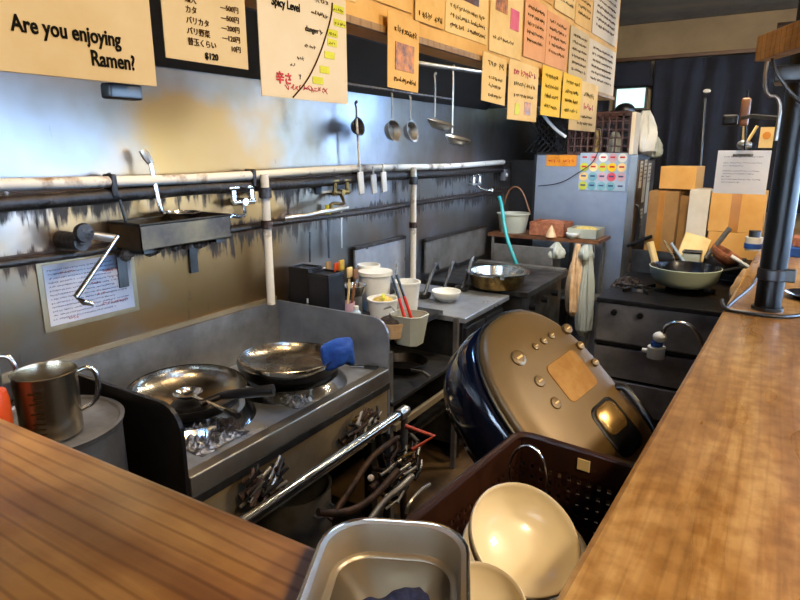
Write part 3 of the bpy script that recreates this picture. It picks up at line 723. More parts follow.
# splash panels on the wall right of the condiments
for (y0, y1, z0, z1, lb) in ((2.62, 3.14, .92, 1.17, 'polished steel splash panel with dark top edge behind the white tubs'), (3.4, 4.36, .9, 1.115, 'dull steel splash panel behind the round copper pan')):
    t = thing('splash_plate', lb, 'panel', (XW+.02, y0, z0))
    MB().b2((0, 0, 0), (.012, y1-y0, z1-z0)).build('panel_plate', M['steel_top'] if y0 < 3 else M['steel_dull'], t, smooth=False)
    MB().b2((-.01, 0, z1-z0), (.02, y1-y0, z1-z0+.018)).build('top_edge', M['dark_pipe'], t, smooth=False)

# ================================================================== WOK STATION
ws = thing('wok_station', 'stainless wok range with raised side walls and sunken burners along the wall', 'wok station', (0, 0, 0))
Y0, Y1, XF = .975, 2.0, -1.3
MB().b2((XW+.03, Y0, .765), (XF-.03, Y1, .79)).build('tray_top', M['steel_top'], ws, smooth=False)
MB().b2((XF-.045, Y0, .74), (XF, Y1, .805)).build('front_rim', M['steel'], ws, smooth=False, bevel=.004)
MB().b2((XW+.015, Y0, .74), (XW+.035, Y1, 1.02)).build('backsplash', M['steel_dull'], ws, smooth=False)
def side_panel(y, m_, nm, zt=1.02):
    # profile with a rounded front top corner
    pr = [(XW+.03, .5), (XF-.005, .5), (XF-.005, zt-.08)]
    for k in range(7):
        a = PI/2*k/6; pr.append((XF-.085+.08*math.cos(a), zt-.08+.08*math.sin(a)))
    pr.append((XW+.03, zt))
    T = Matrix(((1, 0, 0, 0), (0, 0, 1, 0), (0, 1, 0, 0), (0, 0, 0, 1)))
    MB().prism(pr, y-.006, y+.006, T).build(nm, m_, ws, smooth=False)
side_panel(Y0-.008, M['divider_dark'], 'side_panel'); side_panel(Y1+.008, M['divider'], 'side_panel')
MB().b2((XF-.02, Y0, .52), (XF-.008, Y1, .74)).build('front_panel', M['steel_beige'], ws, smooth=False)
MB().b2((XF-.03, Y0, .715), (XF+.004, Y1, .742)).build('front_lip', M['steel_dark'], ws, smooth=False)
MB().b2((XW+.03, Y0, .08), (XF-.1, Y1, .10)).build('lower_shelf', M['steel_dark'], ws, smooth=False)
for x in (XW+.06, XF-.08):
    for y in (Y0+.03, Y1-.03): MB().b2((x-.02, y-.02, 0), (x+.02, y+.02, .74)).build('leg', M['steel_dark'], ws, smooth=False)
WA = V((-1.66, 1.265, 0)); WB = V((-1.58, 1.70, 0))
for c in (WA, WB):
    mb = MB(); mb.lathe([(.165, .79), (.172, .818), (.192, .824), (.222, .80), (.23, .79)], Matrix.Translation((c.x, c.y, 0)), n=40); mb.build('burner_ring', M['chrome'], ws)
    mb = MB(); mb.lathe([(.001, .785), (.06, .79), (.06, .84), (.03, .85), (.001, .85)], Matrix.Translation((c.x, c.y, 0)), n=20); mb.build('burner_head', M['iron'], ws)

def wok(label, c, r, depth, z, tilt=(0, 0), handle=None, hm=None):
    t = thing('wok', label, 'wok', (c[0], c[1], z), (tilt[0], tilt[1], 0))
    prof = []; N = 10
    for i in range(N+1):
        a = i/N; prof.append((max(r*math.sin(a*PI/2*.98), .0005), -depth*math.cos(a*PI/2)))
    MB().lathe([(q*.985, zz+.004) for q, zz in prof], n=48).build('wok_interior', M['wok_in'], t)
    MB().lathe([(q, zz) for q, zz in prof]+[(r*1.006, .006), (r*.985, .0045)], n=48).build('wok_shell', M['wok_out'], t)
    return t
w = wok('large worn steel wok on the nearer burner, black handle, ladle in it', WA, .2, .085, .895, (.03, .06))
hdir = (at(272, 386, z=.97)-V((WA.x, WA.y, .9)))
h0 = V((.13, .06, .01)).normalized()
a_ = at(222, 392, z=.92)-V((WA.x, WA.y, .895)); b_ = at(238, 389, z=.945)-V((WA.x, WA.y, .895)); c_ = at(273, 384, z=.965)-V((WA.x, WA.y, .895))
MB().tube([at(200, 401, z=.905)-V((WA.x, WA.y, .895)), a_, b_], .012, n=12).build('handle_socket', M['wok_out'], w)
MB().tube([a_, b_, c_], [.014, .017, .019], n=14).build('handle', M['black'], w)
# wok on the farther burner
w = wok('polished wok on the farther burner, underneath the frying pan', WB, .205, .1, .885)
# frying pan placed on top, tilted
PB = at(287, 357, z=.975)
t = thing('frying_pan', 'shallow steel frying pan resting on top of the farther wok, blue cloth on its handle', 'pan', PB, (-.03, .03, 0))
MB().lathe([(.001, -.035), (.12, -.033), (.158, -.010), (.166, .004), (.169, .002), (.160, -.014), (.122, -.039), (.001, -.041)], n=48).build('pan_body', M['wok_in'], t)
hd = at(352, 347, z=1.02)-PB; hd2 = hd.normalized()
MB().tube([hd2*.16, hd*.6, hd], [.009, .011, .012], n=12).build('handle', M['black'], t)
cb = MB(); T = Matrix.Translation(PB+hd*.78) @ align(hd)
random.seed(3)
ang = 18; rings = []
for i in range(7):
    f = i/6; ring = []
    for k in range(ang):
        a = 2*PI*k/ang; q = .026+.014*math.sin(3*a+i)+.008*random.random()
        hang_ = .05 if math.sin(a) < 0 else 0
        ring.append(V((q*math.cos(a)*1.0, q*math.sin(a), -.06+.12*f)))
    rings.append(ring)
rings = [[T @ p for p in r_] for r_ in rings]
for r_ in rings:
    for p_ in r_:
        if p_.z < (PB+hd*.78).z: p_.z -= .035
cb.loft(rings)
tag(cb.build('pot_holder_cloth', M['blue_cloth'], sub=1), 'blue cloth wrapped round the handle of the upper frying pan', 'cloth')
ladle('ladle', 'steel ladle lying in the nearer wok with its black tip over the front rim', at(188, 392, z=.885), at(238, 416, z=.93), .05, M['chrome'], M['wok_out'], .022, .007)
# foil
def crumple(label, c, sx, sy, h_, n=22, seed=1, mt='foil', rough=1.0, name='foil_sheet', cat='foil', rz=0):
    rnd = random.Random(seed); vs = []; fs = []
    for i in range(n+1):
        for j in range(n+1):
            x = (i/n-.5); y = (j/n-.5); e = max(0, 1-(abs(x*2)**4+abs(y*2)**4)*.9)
            vs.append(V((x*sx+rnd.uniform(-1, 1)*sx/n*.4, y*sy+rnd.uniform(-1, 1)*sy/n*.4, h_*e*rnd.uniform(.15, 1))))
    for i in range(n):
        for j in range(n):
            a = i*(n+1)+j; fs.append((a, a+1, a+n+2, a+n+1))
    mb = MB(); mb._add(vs, fs, Matrix.Translation(c) @ Matrix.Rotation(rz, 4, 'Z'))
    return tag(mb.build(name, M[mt], smooth=False, solid=.001), label, cat)
crumple('crumpled aluminium foil on the tray in front of the nearer wok', at(206, 436, z=.792), .2, .2, .035, seed=2)
crumple('small crumpled foil patch between the woks, near the front rim', at(294, 400, z=.792), .13, .11, .03, seed=5)
crumple('burnt brown grease cake below the ladle tip', at(226, 432, z=.792), .07, .1, .05, seed=8, mt='debris', name='burnt_grease', cat='grease')
# far divider rest: small black knife
a_ = at(352, 365, z=.8); b_ = at(378, 368, z=.8)
t = thing('knife', 'small knife with black handle by the foot of the far divider', 'knife', (a_+b_)/2)
MB().tube([(b_-a_)*.0, (b_-a_)*.5], .008, n=8).build('handle', M['black'], t)
MB().box((-.03, -.01, 0), (.08, .014, .002), rz=.5).build('blade', M['chrome'], t)

# steel handrail pipe in front of wok station
t = thing('handrail_pipe', 'shiny steel rail pipe in front of the wok station', 'rail', (-1.15, 0, .693))
MB().cyl((0, .6, 0), (0, 1.85, 0), .0175, n=20).build('rail_tube', M['chrome'], t)
MB().cyl((0, 1.835, 0), (0, 1.87, 0), .024, n=20).build('end_collar', M['steel'], t)
MB().cyl((0, 1.88, 0), (0, 1.88, -.3), .014, n=14).build('drop_pipe', M['steel_dull'], t)
MB().sph((0, 1.885, 0), .024, n=14).build('elbow', M['steel'], t)
MB().cyl((0, 1.87, -.3), (0, 1.885, -.693), .014, n=12).build('lower_drop', M['rust_pipe'], t)
# gas valve clusters under the station
def cluster(label, c, n, s, seed, L_=.12):
    rnd = random.Random(seed); t = thing('gas_valve_cluster', label, 'valves', c); n = int(n*2.0); L_ *= .75
    for i in range(n):
        o_ = V((rnd.uniform(-.3, .3)*s, rnd.uniform(-1, 1)*s, rnd.uniform(-.6, .6)*s))
        d_ = V((rnd.uniform(.4, 1), rnd.uniform(-.6, .6), rnd.uniform(-.2, .8))).normalized()*L_*rnd.uniform(.4, .9)
        v_ = MB().cyl(o_, o_+d_, .011*rnd.uniform(.5, 1.2), n=12).build('valve', M[rnd.choice(('rust_pipe', 'iron', 'brass', 'dark_pipe'))], t)
        e_ = o_+d_; q_ = V((-d_.y, d_.x, .02)).normalized()*.03
        MB().cyl(e_-q_, e_+q_, .006, n=8).build('valve_lever', M[rnd.choice(('iron', 'steel_dull', 'rust_pipe'))], v_)
    MB().tube([(-.02, -s*1.2, -.02), (0, 0, 0), (-.02, s*1.2, -.02)], .016, n=10).build('manifold', M['rust_pipe'], t)
    return t
cluster('charred gas valve cluster under the near half of the wok station', at(262, 484, x=-1.25), 20, .06, 11, .07)
cluster('charred gas valve cluster under the far half of the wok station', at(358, 430, x=-1.25), 24, .07, 12, .08)
cluster('rusty valve cluster low down in front of the wok station, behind the rail end', at(392, 472, x=-1.15), 22, .1, 13, .12)
def gpipe(label, pts, r, mt='rust_pipe', name='gas_pipe'):
    return tag(MB().tube(pts, r, n=12).build(name, M[mt]), label, 'pipe')
gpipe('thick rusty pipe rising diagonally behind the rail end', [at(330, 520, x=-1.2), at(352, 487, x=-1.19), at(372, 455, x=-1.18), at(398, 438, x=-1.18)], .013)
gpipe('orange-brown rusted pipe lying level just above the steel tray', [at(318, 512, x=-1.14), at(345, 514, x=-1.1), at(372, 500, x=-1.08), at(398, 470, x=-1.06)], .013, 'rust_pipe')
gpipe('blackened pipe dropping beside the drop pipe of the rail', [at(378, 430, x=-1.2), at(380, 460, x=-1.2), at(390, 490, x=-1.2), at(384, 530, x=-1.2)], .014, 'iron')
gpipe('pale grey gas hose curling below the far half of the wok station', [at(370, 520, x=-1.05), at(385, 500, x=-1.04), at(400, 488, x=-1.02), at(412, 476, x=-1.02)], .012, 'steel_dull', 'gas_hose')
for (u, v, lb) in ((371, 478, 'white round valve knob, the left one of the rusty pipes'), (388, 497, 'white round valve knob, lowest on the rusty pipes'), (396, 492, 'white round valve knob beside the lowest one')):
    tag(MB().sph(at(u, v, x=-1.04), .012, n=12).build('valve_knob', M['white_pipe']), lb, 'knob')
gpipe('bent orange-red rod sticking out past the rail end', [at(405, 426, x=-1.1), at(434, 436, x=-1.0), at(412, 450, x=-1.05)], .009, 'orange_red', 'bent_rod')
# aluminium pot on lower shelf
pc = at(338, 480, x=-1.5)
t = thing('stock_pot', 'dented aluminium pot standing on the floor under the wok station', 'pot', (-1.53, 1.62, .101))
MB().lathe([(.001, 0), (.15, 0), (.16, .02), (.16, .28), (.166, .285), (.154, .28), (.15, .02), (.001, .012)], n=36).build('pot_body', M['steel_dull'], t)
MB().tube([(.16, -.05, .22), (.2, -.04, .22), (.2, .04, .22), (.16, .05, .22)], .006, n=8).build('pot_handle', M['steel_dull'], t)
crumple('dark greasy debris covering the floor under the stove pipes', (-1.0, 1.45, .0), .9, 1.4, .06, n=30, seed=21, mt='debris', name='floor_debris', cat='debris')['kind'] = 'stuff'

# ================================================================== CONDIMENT SHELF (between wok station and prep table)
cs = thing('side_table', 'dark steel side table beyond the wok station, holding boxes and tubs', 'table', (0, 0, 0))
MB().b2((XW+.03, 2.03, .855), (-1.42, 2.71, .88)).build('table_top', M['steel_dark'], cs, smooth=False)
MB().b2((XW+.03, 2.03, .35), (-1.36, 2.71, .37)).build('shelf', M['steel_dark'], cs, smooth=False)
MB().b2((XW+.03, 2.03, .62), (-1.30, 2.71, .635)).build('shelf', M['steel_dark'], cs, smooth=False)
for x in (XW+.06, -1.33):
    for y in (2.05, 2.69): MB().b2((x-.012, y-.012, 0), (x+.012, y+.012, .86)).build('leg', M['steel_dull'], cs, smooth=False)
MB().b2((-1.31, 2.04, .50), (-1.29, 2.71, .53)).build('front_rail', M['steel_beige'], cs, smooth=False)
# pans on shelf
for (x, y, z, r_, lb) in ((-1.48, 2.3, .371, .13, 'black pan with long handle on the lower shelf of the side table'), (-1.48, 2.42, .636, .12, 'black pan with curved handle on the upper shelf of the side table')):
    t = thing('frying_pan', lb, 'pan', (x, y, z))
    MB().lathe([(.001, 0), (r_*.8, 0), (r_, .045), (r_*.96, .045), (r_*.78, .006), (.001, .005)], n=32).build('pan_body', M['wok_out'], t)
    MB().tube([(r_*.8, -.09, .04), (r_+.06, -.13, .06), (r_+.12, -.17, .06)], .008, n=8).build('handle', M['steel_dull'], t)
def obox(name, label, a, b, mt, cat, bev=.004):
    return tag(MB().b2(a, b).build(name, M[mt], bevel=bev, smooth=False), label, cat)
# dark boxes
def dark_box(label, x, y, w_, d_, h_, rz=0):
    t = thing('utensil_box', label, 'box', (x, y, .881), (0, 0, rz))
    th = .006; mb = MB()
    mb.b2((-w_/2, -d_/2, 0), (w_/2, d_/2, th)); mb.b2((-w_/2, -d_/2, 0), (-w_/2+th, d_/2, h_)); mb.b2((w_/2-th, -d_/2, 0), (w_/2, d_/2, h_))
    mb.b2((-w_/2, -d_/2, 0), (w_/2, -d_/2+th, h_)); mb.b2((-w_/2, d_/2-th, 0), (w_/2, d_/2, h_)); mb.build('box_body', M['black'], t, smooth=False, bevel=.002)
    mb = MB(); mb.b2((-w_/2-.002, -d_/2-.002, h_-.012), (w_/2+.002, d_/2+.002, h_-.009)); mb.build('box_rim', M['black'], t, smooth=False)
    return t
dark_box('tall matt black box on the side table, the left one', -1.845, 2.12, .12, .1, .29)
dark_box('tall matt black box on the side table, the right one behind the cups', -1.72, 2.12, .12, .12, .275)
def cup(label, u, v, z, x, r_, h_, mt, name='utensil_cup', cat='cup', taper=.85):
    c = at(u, v, y=x)
    t = thing(name, label, cat, (c.x, c.y, z))
    MB().lathe([(.001, 0), (r_*taper, 0), (r_, h_), (r_*.93, h_), (r_*taper*.92, .006), (.001, .006)], n=28).build('cup_wall', M[mt], t)
    return t, c
random.seed(15)
def sticks(t, n, h_, mts, spread=.03, base=.02, nm='utensil'):
    pass
t, c = cup('steel utensil cup in front of the right black box', 333, 285, .881, 2.2, .042, .12, 'steel', taper=.95)
t2, c2 = cup('pink and white patterned cup beside the steel utensil cup', 347, 288, .881, 2.24, .036, .11, 'pinkpale')
cup('short black cup left of the steel utensil cup', 316, 288, .881, 2.22, .035, .14, 'black')
# utensils sticking up from cups as individual things
ut = [(328, 262, 'wooden spoon handle leaning left out of the steel utensil cup', 'wood_pale', 2.2, 331), (337, 263, 'orange-handled spatula in the steel utensil cup', 'orange', 2.19, 334), (350, 268, 'cream spoon handle leaning right out of the patterned cup', 'paper_cream', 2.24, 346), (325, 268, 'pale brush handle at the left of the steel utensil cup', 'white', 2.21, 330), (356, 270, 'dark wooden handle leaning out of the patterned cup', 'wood_handle', 2.25, 349), (342, 260, 'yellow handle between the spoons of the steel utensil cup', 'tub_yellow', 2.2, 336)]
for (u, v, lb, mt, x, u0) in ut:
    a_ = at(u0, 285, y=x); a_.z = .895; b_ = at(u, v, y=x)
    t = thing('kitchen_utensil', lb, 'utensil', a_)
    MB().cyl((0, 0, 0), (b_-a_)*.8, .006, n=8).build('handle', M[mt], t)
    MB().box((b_-a_)*.92, (.012, .035, .05), bev=.005).build('head', M[mt], t)
def tub(label, c, r_, h_, mt='white', name='plastic_tub', lid=False, sx=1):
    t = thing(name, label, 'tub', c)
    MB().lathe([(.001, 0), (r_*.8, 0), (r_*.97, h_*.92), (r_*1.04, h_*.94), (r_*1.04, h_), (r_*.92, h_), (r_*.78, .006), (.001, .006)], n=32).build('tub_body', M[mt], t)
    if lid: MB().lathe([(.001, h_+.006), (r_*1.06, h_+.006), (r_*1.07, h_-.012), (r_*1.045, h_-.012)], n=32).build('tub_lid', M[mt], t)
    return t
tub('white lidded tub at the back of the side table', (-1.74, 2.55, .881), .085, .2, lid=True)
tub('white tub with folded rim right of the lidded tub', (-1.6, 2.64, .881), .07, .15)
tub('upper white container stacked beside the wall behind the tubs', (-1.83, 2.62, .881), .06, .22)
bt = tub('round white bowl full of yellow packets in front of the white tubs', (-1.58, 2.38, .881), .075, .115, name='plastic_bowl')
MB().sph((0, 0, .1), .055, n=12, sc=(1, 1, .4)).build('contents', M['food_yellow'], bt)
MB().box((.01, -.01, .125), (.012, .09, .01), rz=.6).build('yellow_clip', M['highlight'], bt)
t = thing('wire_basket', 'small steel lid bowl behind the utensil cups', 'bowl', (-1.76, 2.38, .99))
MB().lathe([(.001, 0), (.05, .0), (.07, .05), (.066, .05), (.046, .006), (.001, .006)], n=28).build('bowl_shell', M['chrome'], t)
MB().cyl((0, 0, -.109), (0, 0, 0), .045).build('bowl_foot', M['steel_dull'], t)
# clear basket with red tongs hooked on the table front
bk = thing('hanging_basket', 'cloudy plastic basket with red tongs hooked at the table edge', 'basket', at(409, 326, x=-1.3))
rings = []
for (z, w_, d_) in ((-.075, .055, .045), (.055, .075, .065)):
    rings.append([(x*w_, y*d_, z) for x, y in ((-1, -.6), (-.6, -1), (.6, -1), (1, -.6), (1, .6), (.6, 1), (-.6, 1), (-1, .6))])
MB().loft(rings, caps=False).build('basket_shell', M['clear'], bk, solid=.003, smooth=False)
MB().prism([(x*.054, y*.044) for x, y in ((-1, -.6), (-.6, -1), (.6, -1), (1, -.6), (1, .6), (.6, 1), (-.6, 1), (-1, .6))], -.078, -.074).build('basket_base', M['clear'], bk)
MB().tube([(x*.075, y*.065, .055) for x, y in ((-1, -.6), (-.6, -1), (.6, -1), (1, -.6), (1, .6), (.6, 1), (-.6, 1), (-1, .6))], .004, closed=True, n=8).build('basket_rim', M['clear'], bk)
MB().tube([(-.07, 0, .055), (-.09, 0, .075), (-.13, 0, .06)], .005, n=8).build('hook', M['steel'], bk)
for (u0, v0, u1, v1, lb, mt) in ((409, 334, 399, 298, 'red tongs in the cloudy basket, left arm', 'red'), (416, 332, 404, 296, 'red tongs in the cloudy basket, right arm', 'red')):
    a_, b_ = at(u0, v0, x=-1.29), at(u1, v1, x=-1.33)
    t = thing('red_tongs', lb, 'tongs', a_)
    MB().cyl((0, 0, 0), b_-a_, .007, n=10).build('tongs_arm', M[mt], t)
    MB().cyl((b_-a_), (b_-a_)*1.45+V((-.01, 0, .02)), .006, n=10).build('tongs_tip', M['black'], t)
t = thing('small_jar_tray', 'tan tray of small jars hanging left of the cloudy basket', 'tray', at(392, 325, x=-1.36))
MB().lathe([(.001, -.05), (.05, -.05), (.07, .02), (.066, .02), (.046, -.044), (.001, -.044)], n=24).build('tray_body', M['tan_bag'], t)
MB().sph((0, 0, .02), .055, n=12, sc=(1, 1, .4)).build('contents', M['debris'], t)
for (u, y_, r_, h_, mt, lb) in ((356, 2.17, .022, .12, 'sky_print', 'small pale blue bottle beside the patterned cup'), (363, 2.12, .02, .09, 'white', 'small white bottle in front of the bowl of yellow packets'), (309, 2.08, .022, .15, 'grey_plastic', 'short grey bottle against the right black box'), (371, 2.09, .024, .07, 'teal', 'small teal jar at the front edge of the side table')):
    c = at(u, 300, y=y_)
    t = thing('spice_bottle', lb, 'bottle', (c.x, y_, .881))
    MB().lathe([(.001, 0), (r_, 0), (r_, h_*.75), (r_*.5, h_*.85), (r_*.5, h_*.87), (.001, h_*.87)], n=20).build('bottle_body', M[mt], t)
    MB().cyl((0, 0, h_*.86), (0, 0, h_), r_*.55, n=16).build('bottle_cap', M['red'] if mt == 'white' else M['white'], t)
# ================================================================== PREP TABLE
pt = thing('prep_table', 'steel-topped prep table in the middle of the kitchen line', 'table', (0, 0, 0))
MB().b2((XW+.03, 2.73, .82), (-1.3, 3.34, .85)).build('table_top', M['steel_top'], pt, smooth=False, bevel=.004)
MB().b2((XW+.03, 2.76, .1), (-1.33, 3.31, .82)).build('cabinet_body', M['steel_dark'], pt, smooth=False)
MB().b2((-1.33, 2.78, .14), (-1.315, 3.03, .78)).build('door', M['steel_dark'], pt, smooth=False, bevel=.004)
MB().b2((-1.33, 3.045, .14), (-1.315, 3.29, .78)).build('door', M['steel_dark'], pt, smooth=False, bevel=.004)
for y in (2.8, 3.28): 
    for x in (-1.88, -1.38): MB().b2((x-.02, y-.02, 0), (x+.02, y+.02, .1)).build('leg', M['steel_dark'], pt, smooth=False)
bw = at(446, 301, z=.85)
def bowl(label, loc, r_, h_, mt='bowl', rot=(0, 0, 0), foot=.45, n=48, name='ramen_bowl', group=None):
    t = thing(name, label, 'bowl', loc, rot, group)
    out = []; inn = []
    for i in range(12):
        a = i/11; q = foot*r_+(1-foot)*r_*math.sin(a*PI/2)**.9; z = .12*h_+.88*h_*(1-math.cos(a*PI/2))**.85 if i else .12*h_
        out.append((q, z)); inn.append((max(q-.005, .001), z+.005*(1-a)))
    prof = [(.0006, .04*h_), (foot*r_*.85, .04*h_), (foot*r_*.9, 0), (foot*r_*1.02, 0), (foot*r_*1.0, .1*h_)]+out[1:]+[(r_-.002, h_+.002)]+inn[::-1][:-1]+[(foot*r_*.8, .15*h_), (.0006, .14*h_)]
    MB().lathe(prof, n=n).build('bowl_shell', M[mt], t, angle=60)
    return t
bowl('white bowl on the steel top of the prep table', (bw.x, bw.y, .851), .085, .06, 'white', name='serving_bowl')
for k, (u, v, lb) in enumerate(((432, 282, 'black ladle handle hooked up from the prep table, left of the three'), (450, 280, 'black ladle handle hooked up from the prep table, middle of the three'), (470, 275, 'black ladle handle leaning from the prep table, right of the three'))):
    a_ = at(u-8, v+16, z=.852); b_ = at(u+2, v-16, x=a_.x-.02)
    t = thing('ladle', lb, 'ladle', a_)
    d_ = b_-a_
    MB().tube([(0, 0, .01), d_*.5, d_, d_+V((.0, .03, .015)), d_+V((0, .05, -.025))], .012, n=8).build('handle', M['black'], t)
    MB().lathe([(.001, 0), (.035, .004), (.045, .03), (.042, .03), (.032, .008), (.001, .006)], n=20).build('ladle_bowl', M['steel_dark'], t)
# ================================================================== NOODLE BOILER
nb = thing('noodle_boiler', 'black topped boiler unit beyond the prep table with hose running in', 'boiler', (0, 0, 0))
MB().b2((XW+.03, 3.38, .83), (-1.2, 4.2, .87)).build('boiler_top', M['steel_dark'], nb, smooth=False, bevel=.006)
MB().b2((XW+.03, 3.4, .08), (-1.24, 4.18, .83)).build('boiler_body', M['steel_dark'], nb, smooth=False)
MB().b2((XW+.06, 4.12, .87), (-1.21, 4.19, .885)).build('rear_ledge', M['steel_dull'], nb, smooth=False)
for y in (3.55, 3.78, 4.0): MB().cyl((-1.24, y, .74), (-1.2, y, .74), .022).build('knob', M['black'], nb)
for y in (3.45, 4.12):
    for x in (-1.85, -1.3): MB().b2((x-.02, y-.02, 0), (x+.02, y+.02, .08)).build('leg', M['steel_dark'], nb, smooth=False)
bp = at(497, 278, z=.92)
t = thing('boiling_pan', 'wide round steel pan with copper side on the boiler, hose end inside', 'pan', (bp.x, bp.y, .871))
MB().lathe([(.001, 0), (.15, 0), (.165, .02), (.175, .085)], n=44).build('pan_side', M['brass'], t)
MB().lathe([(.001, .03), (.16, .035), (.172, .085), (.2, .09), (.2, .098), (.165, .098), (.152, .04), (.001, .036)], n=44).build('pan_rim', M['chrome'], t)
for a in (.4, 2.6): MB().box((.2*math.cos(a-1.4), .2*math.sin(a-1.4), .092), (.03, .03, .02), bev=.004).build('rim_clip', M['chrome'], t)
hp = [at(u, v, x=x) for u, v, x in ((499, 196, -1.78), (502, 206, -1.76), (504, 224, -1.72), (508, 242, -1.66), (513, 255, -1.6), (518, 268, -1.56))]
tag(MB().tube(hp, .014, n=12).build('water_hose', M['hose'], sub=1), 'turquoise rubber hose hanging from the wall tap into the round pan', 'hose')
# ================================================================== REAR SHELF WITH TRAYS
rs = thing('serving_shelf', 'brown-topped shelf table in front of the refrigerator, food trays on it', 'table', (0, 0, 0))
MB().b2((-1.9, 4.36, 1.045), (-1.04, 4.7, 1.07)).build('shelf_board', M['tan_tray'], rs, smooth=False)
for x in (-1.86, -1.33, -1.08):
    for y in (4.38, 4.68): MB().b2((x-.01, y-.01, 0), (x+.01, y+.01, 1.045)).build('leg', M['steel_dull'], rs, smooth=False)
MB().b2((-1.88, 4.4, .6), (-1.06, 4.68, .615)).build('lower_board', M['steel_dull'], rs, smooth=False)
t = tub('white tub with yellow contents at the left end of the serving shelf', (-1.75, 4.5, 1.071), .125, .15, 'clear')
MB().cyl((0, 0, .008), (0, 0, .06), .1, n=28).build('contents', M['tub_yellow'], t)
t = thing('triangular_hanger', 'thin dark wire hanger standing over the white tub', 'hanger', (0, 0, 0))
MB().tube([(-1.86, 4.52, 1.22), (-1.80, 4.52, 1.42), (-1.7, 4.52, 1.42), (-1.62, 4.52, 1.22)], .005, n=6).build('hanger_wire', M['wood_handle'], t)
def food_tray(label, x0, x1, y0, y1, mt, hh=.09, fm='food_yellow'):
    t = thing('food_tray', label, 'tray', ((x0+x1)/2, (y0+y1)/2, 1.071)); w_, d_ = (x1-x0)/2, (y1-y0)/2; mb = MB()
    mb.b2((-w_, -d_, 0), (w_, d_, .004)); mb.b2((-w_, -d_, 0), (-w_+.004, d_, hh)); mb.b2((w_-.004, -d_, 0), (w_, d_, hh)); mb.b2((-w_, -d_, 0), (w_, -d_+.004, hh)); mb.b2((-w_, d_-.004, 0), (w_, d_, hh))
    mb.build('tray_wall', M[mt], t, smooth=False)
    MB().sph((0, 0, hh*.55), 1, n=20, sc=(w_*.93, d_*.93, hh*.6)).build('contents', M[fm], t)
    return t
food_tray('brown plastic food tray on the serving shelf', -1.58, -1.31, 4.4, 4.62, 'food_brown', .1, 'food_brown')
food_tray('tray of yellow chopped food at the right end of the serving shelf', -1.29, -1.07, 4.4, 4.62, 'clear', .07)
bowl('small white bowl on the serving shelf between the two food trays', (-1.24, 4.385, 1.071), .05, .04, 'white', name='sauce_bowl')
tag(MB().lathe([(.001, .09), (.025, .05), (.04, 0), (.001, 0)], Matrix.Translation((-1.4, 4.38, 1.071)), n=14).build('paper_cone', M['tan_bag']), 'small cream cone standing in front of the brown food tray', 'cone')
obox('splash_plate', 'low grey steel sheet standing under the serving shelf behind the boiler', (-1.82, 4.30, .86), (-1.35, 4.31, 1.0), 'steel_dull', 'panel')
# hanging plastic bags below shelf
random.seed(5)
def bag(label, c, r_, h_, mt='clear', seed=0, name='plastic_bag'):
    """a limp bag: lumpy folds running down from a gathered neck"""
    rnd = random.Random(seed); rings = []; n = 40; ph = [rnd.uniform(0, 6.28) for _ in range(5)]
    for i in range(15):
        f = i/14; q = r_*(.55+.6*math.sin(PI*min(f+.18, 1))**.8) if f < .8 else r_*(.55-.35*(f-.8)/.2+.1)
        if i == 0: q *= .5
        rings.append([(c[0]+q*math.cos(2*PI*k/n)*(1+.16*math.sin(5*2*PI*k/n+ph[0]+3*f)+.1*math.sin(9*2*PI*k/n+ph[1]-5*f)+rnd.uniform(-.04, .04)),
                       c[1]+q*math.sin(2*PI*k/n)*(1+.16*math.sin(4*2*PI*k/n+ph[2]+4*f)+.1*math.sin(11*2*PI*k/n+ph[3])),
                       c[2]+h_*f+.02*r_*math.sin(7*k+i)) for k in range(n)])
    return tag(MB().loft(rings).build(name, M[mt], smooth=False), label, 'bag')
for (u, v, r_, h_, mt, lb, sd) in ((556, 262, .05, .12, 'clear', 'crumpled clear bag hung under the left part of the serving shelf', 1), (585, 262, .045, .11, 'clear', 'crumpled clear bag hung under the right part of the serving shelf', 2), (574, 300, .05, .22, 'tan_bag', 'cream bag hanging between the legs under the serving shelf', 3), (584, 320, .05, .2, 'clear', 'lowest pale bag hanging beside the refrigerator leg', 4)):
    c = at(u, v, y=4.34); bag(lb, (c.x, c.y, (1.04-h_) if sd < 3 else c.z-.12), r_, h_ if sd < 3 else 1.04-(c.z-.12), mt, sd)

# ================================================================== REFRIGERATOR
fx0, fx1, fy0, fy1, ft = -1.70, -.95, 4.78, 5.5, 1.665
fg = thing('refrigerator', 'tall blue-grey steel refrigerator at the end of the kitchen line', 'refrigerator', (0, 0, 0))
MB().b2((fx0, fy0, .08), (fx1, fy1, ft)).build('cabinet_body', M['fridge'], fg, smooth=False, bevel=.008)
MB().b2((fx1, fy0+.004, .12), (fx1+.045, fy1-.004, .85)).build('door', M['door_brown'], fg, smooth=False, bevel=.006)
MB().b2((fx1, fy0+.004, .88), (fx1+.045, fy1-.004, ft-.04)).build('door', M['door_brown'], fg, smooth=False, bevel=.006)
MB().tube([(fx1+.045, fy0+.05, 1.0), (fx1+.075, fy0+.05, 1.02), (fx1+.075, fy0+.05, 1.28), (fx1+.045, fy0+.05, 1.3)], .01, n=8).build('door_handle', M['black'], fg)
MB().b2((fx0-.0, fy0-.006, .08), (fx0+.02, fy0, ft)).build('edge_trim', M['black'], fg, smooth=False)
MB().b2((fx1-.012, fy0-.012, .5), (fx1+.04, fy0+.003, ft)).build('corner_trim', M['chrome'], fg, smooth=False)
for x in (fx0+.05, fx1-.05):
    for y in (fy0+.05, fy1-.05): MB().cyl((x, y, 0), (x, y, .08), .02).build('foot', M['black'], fg)
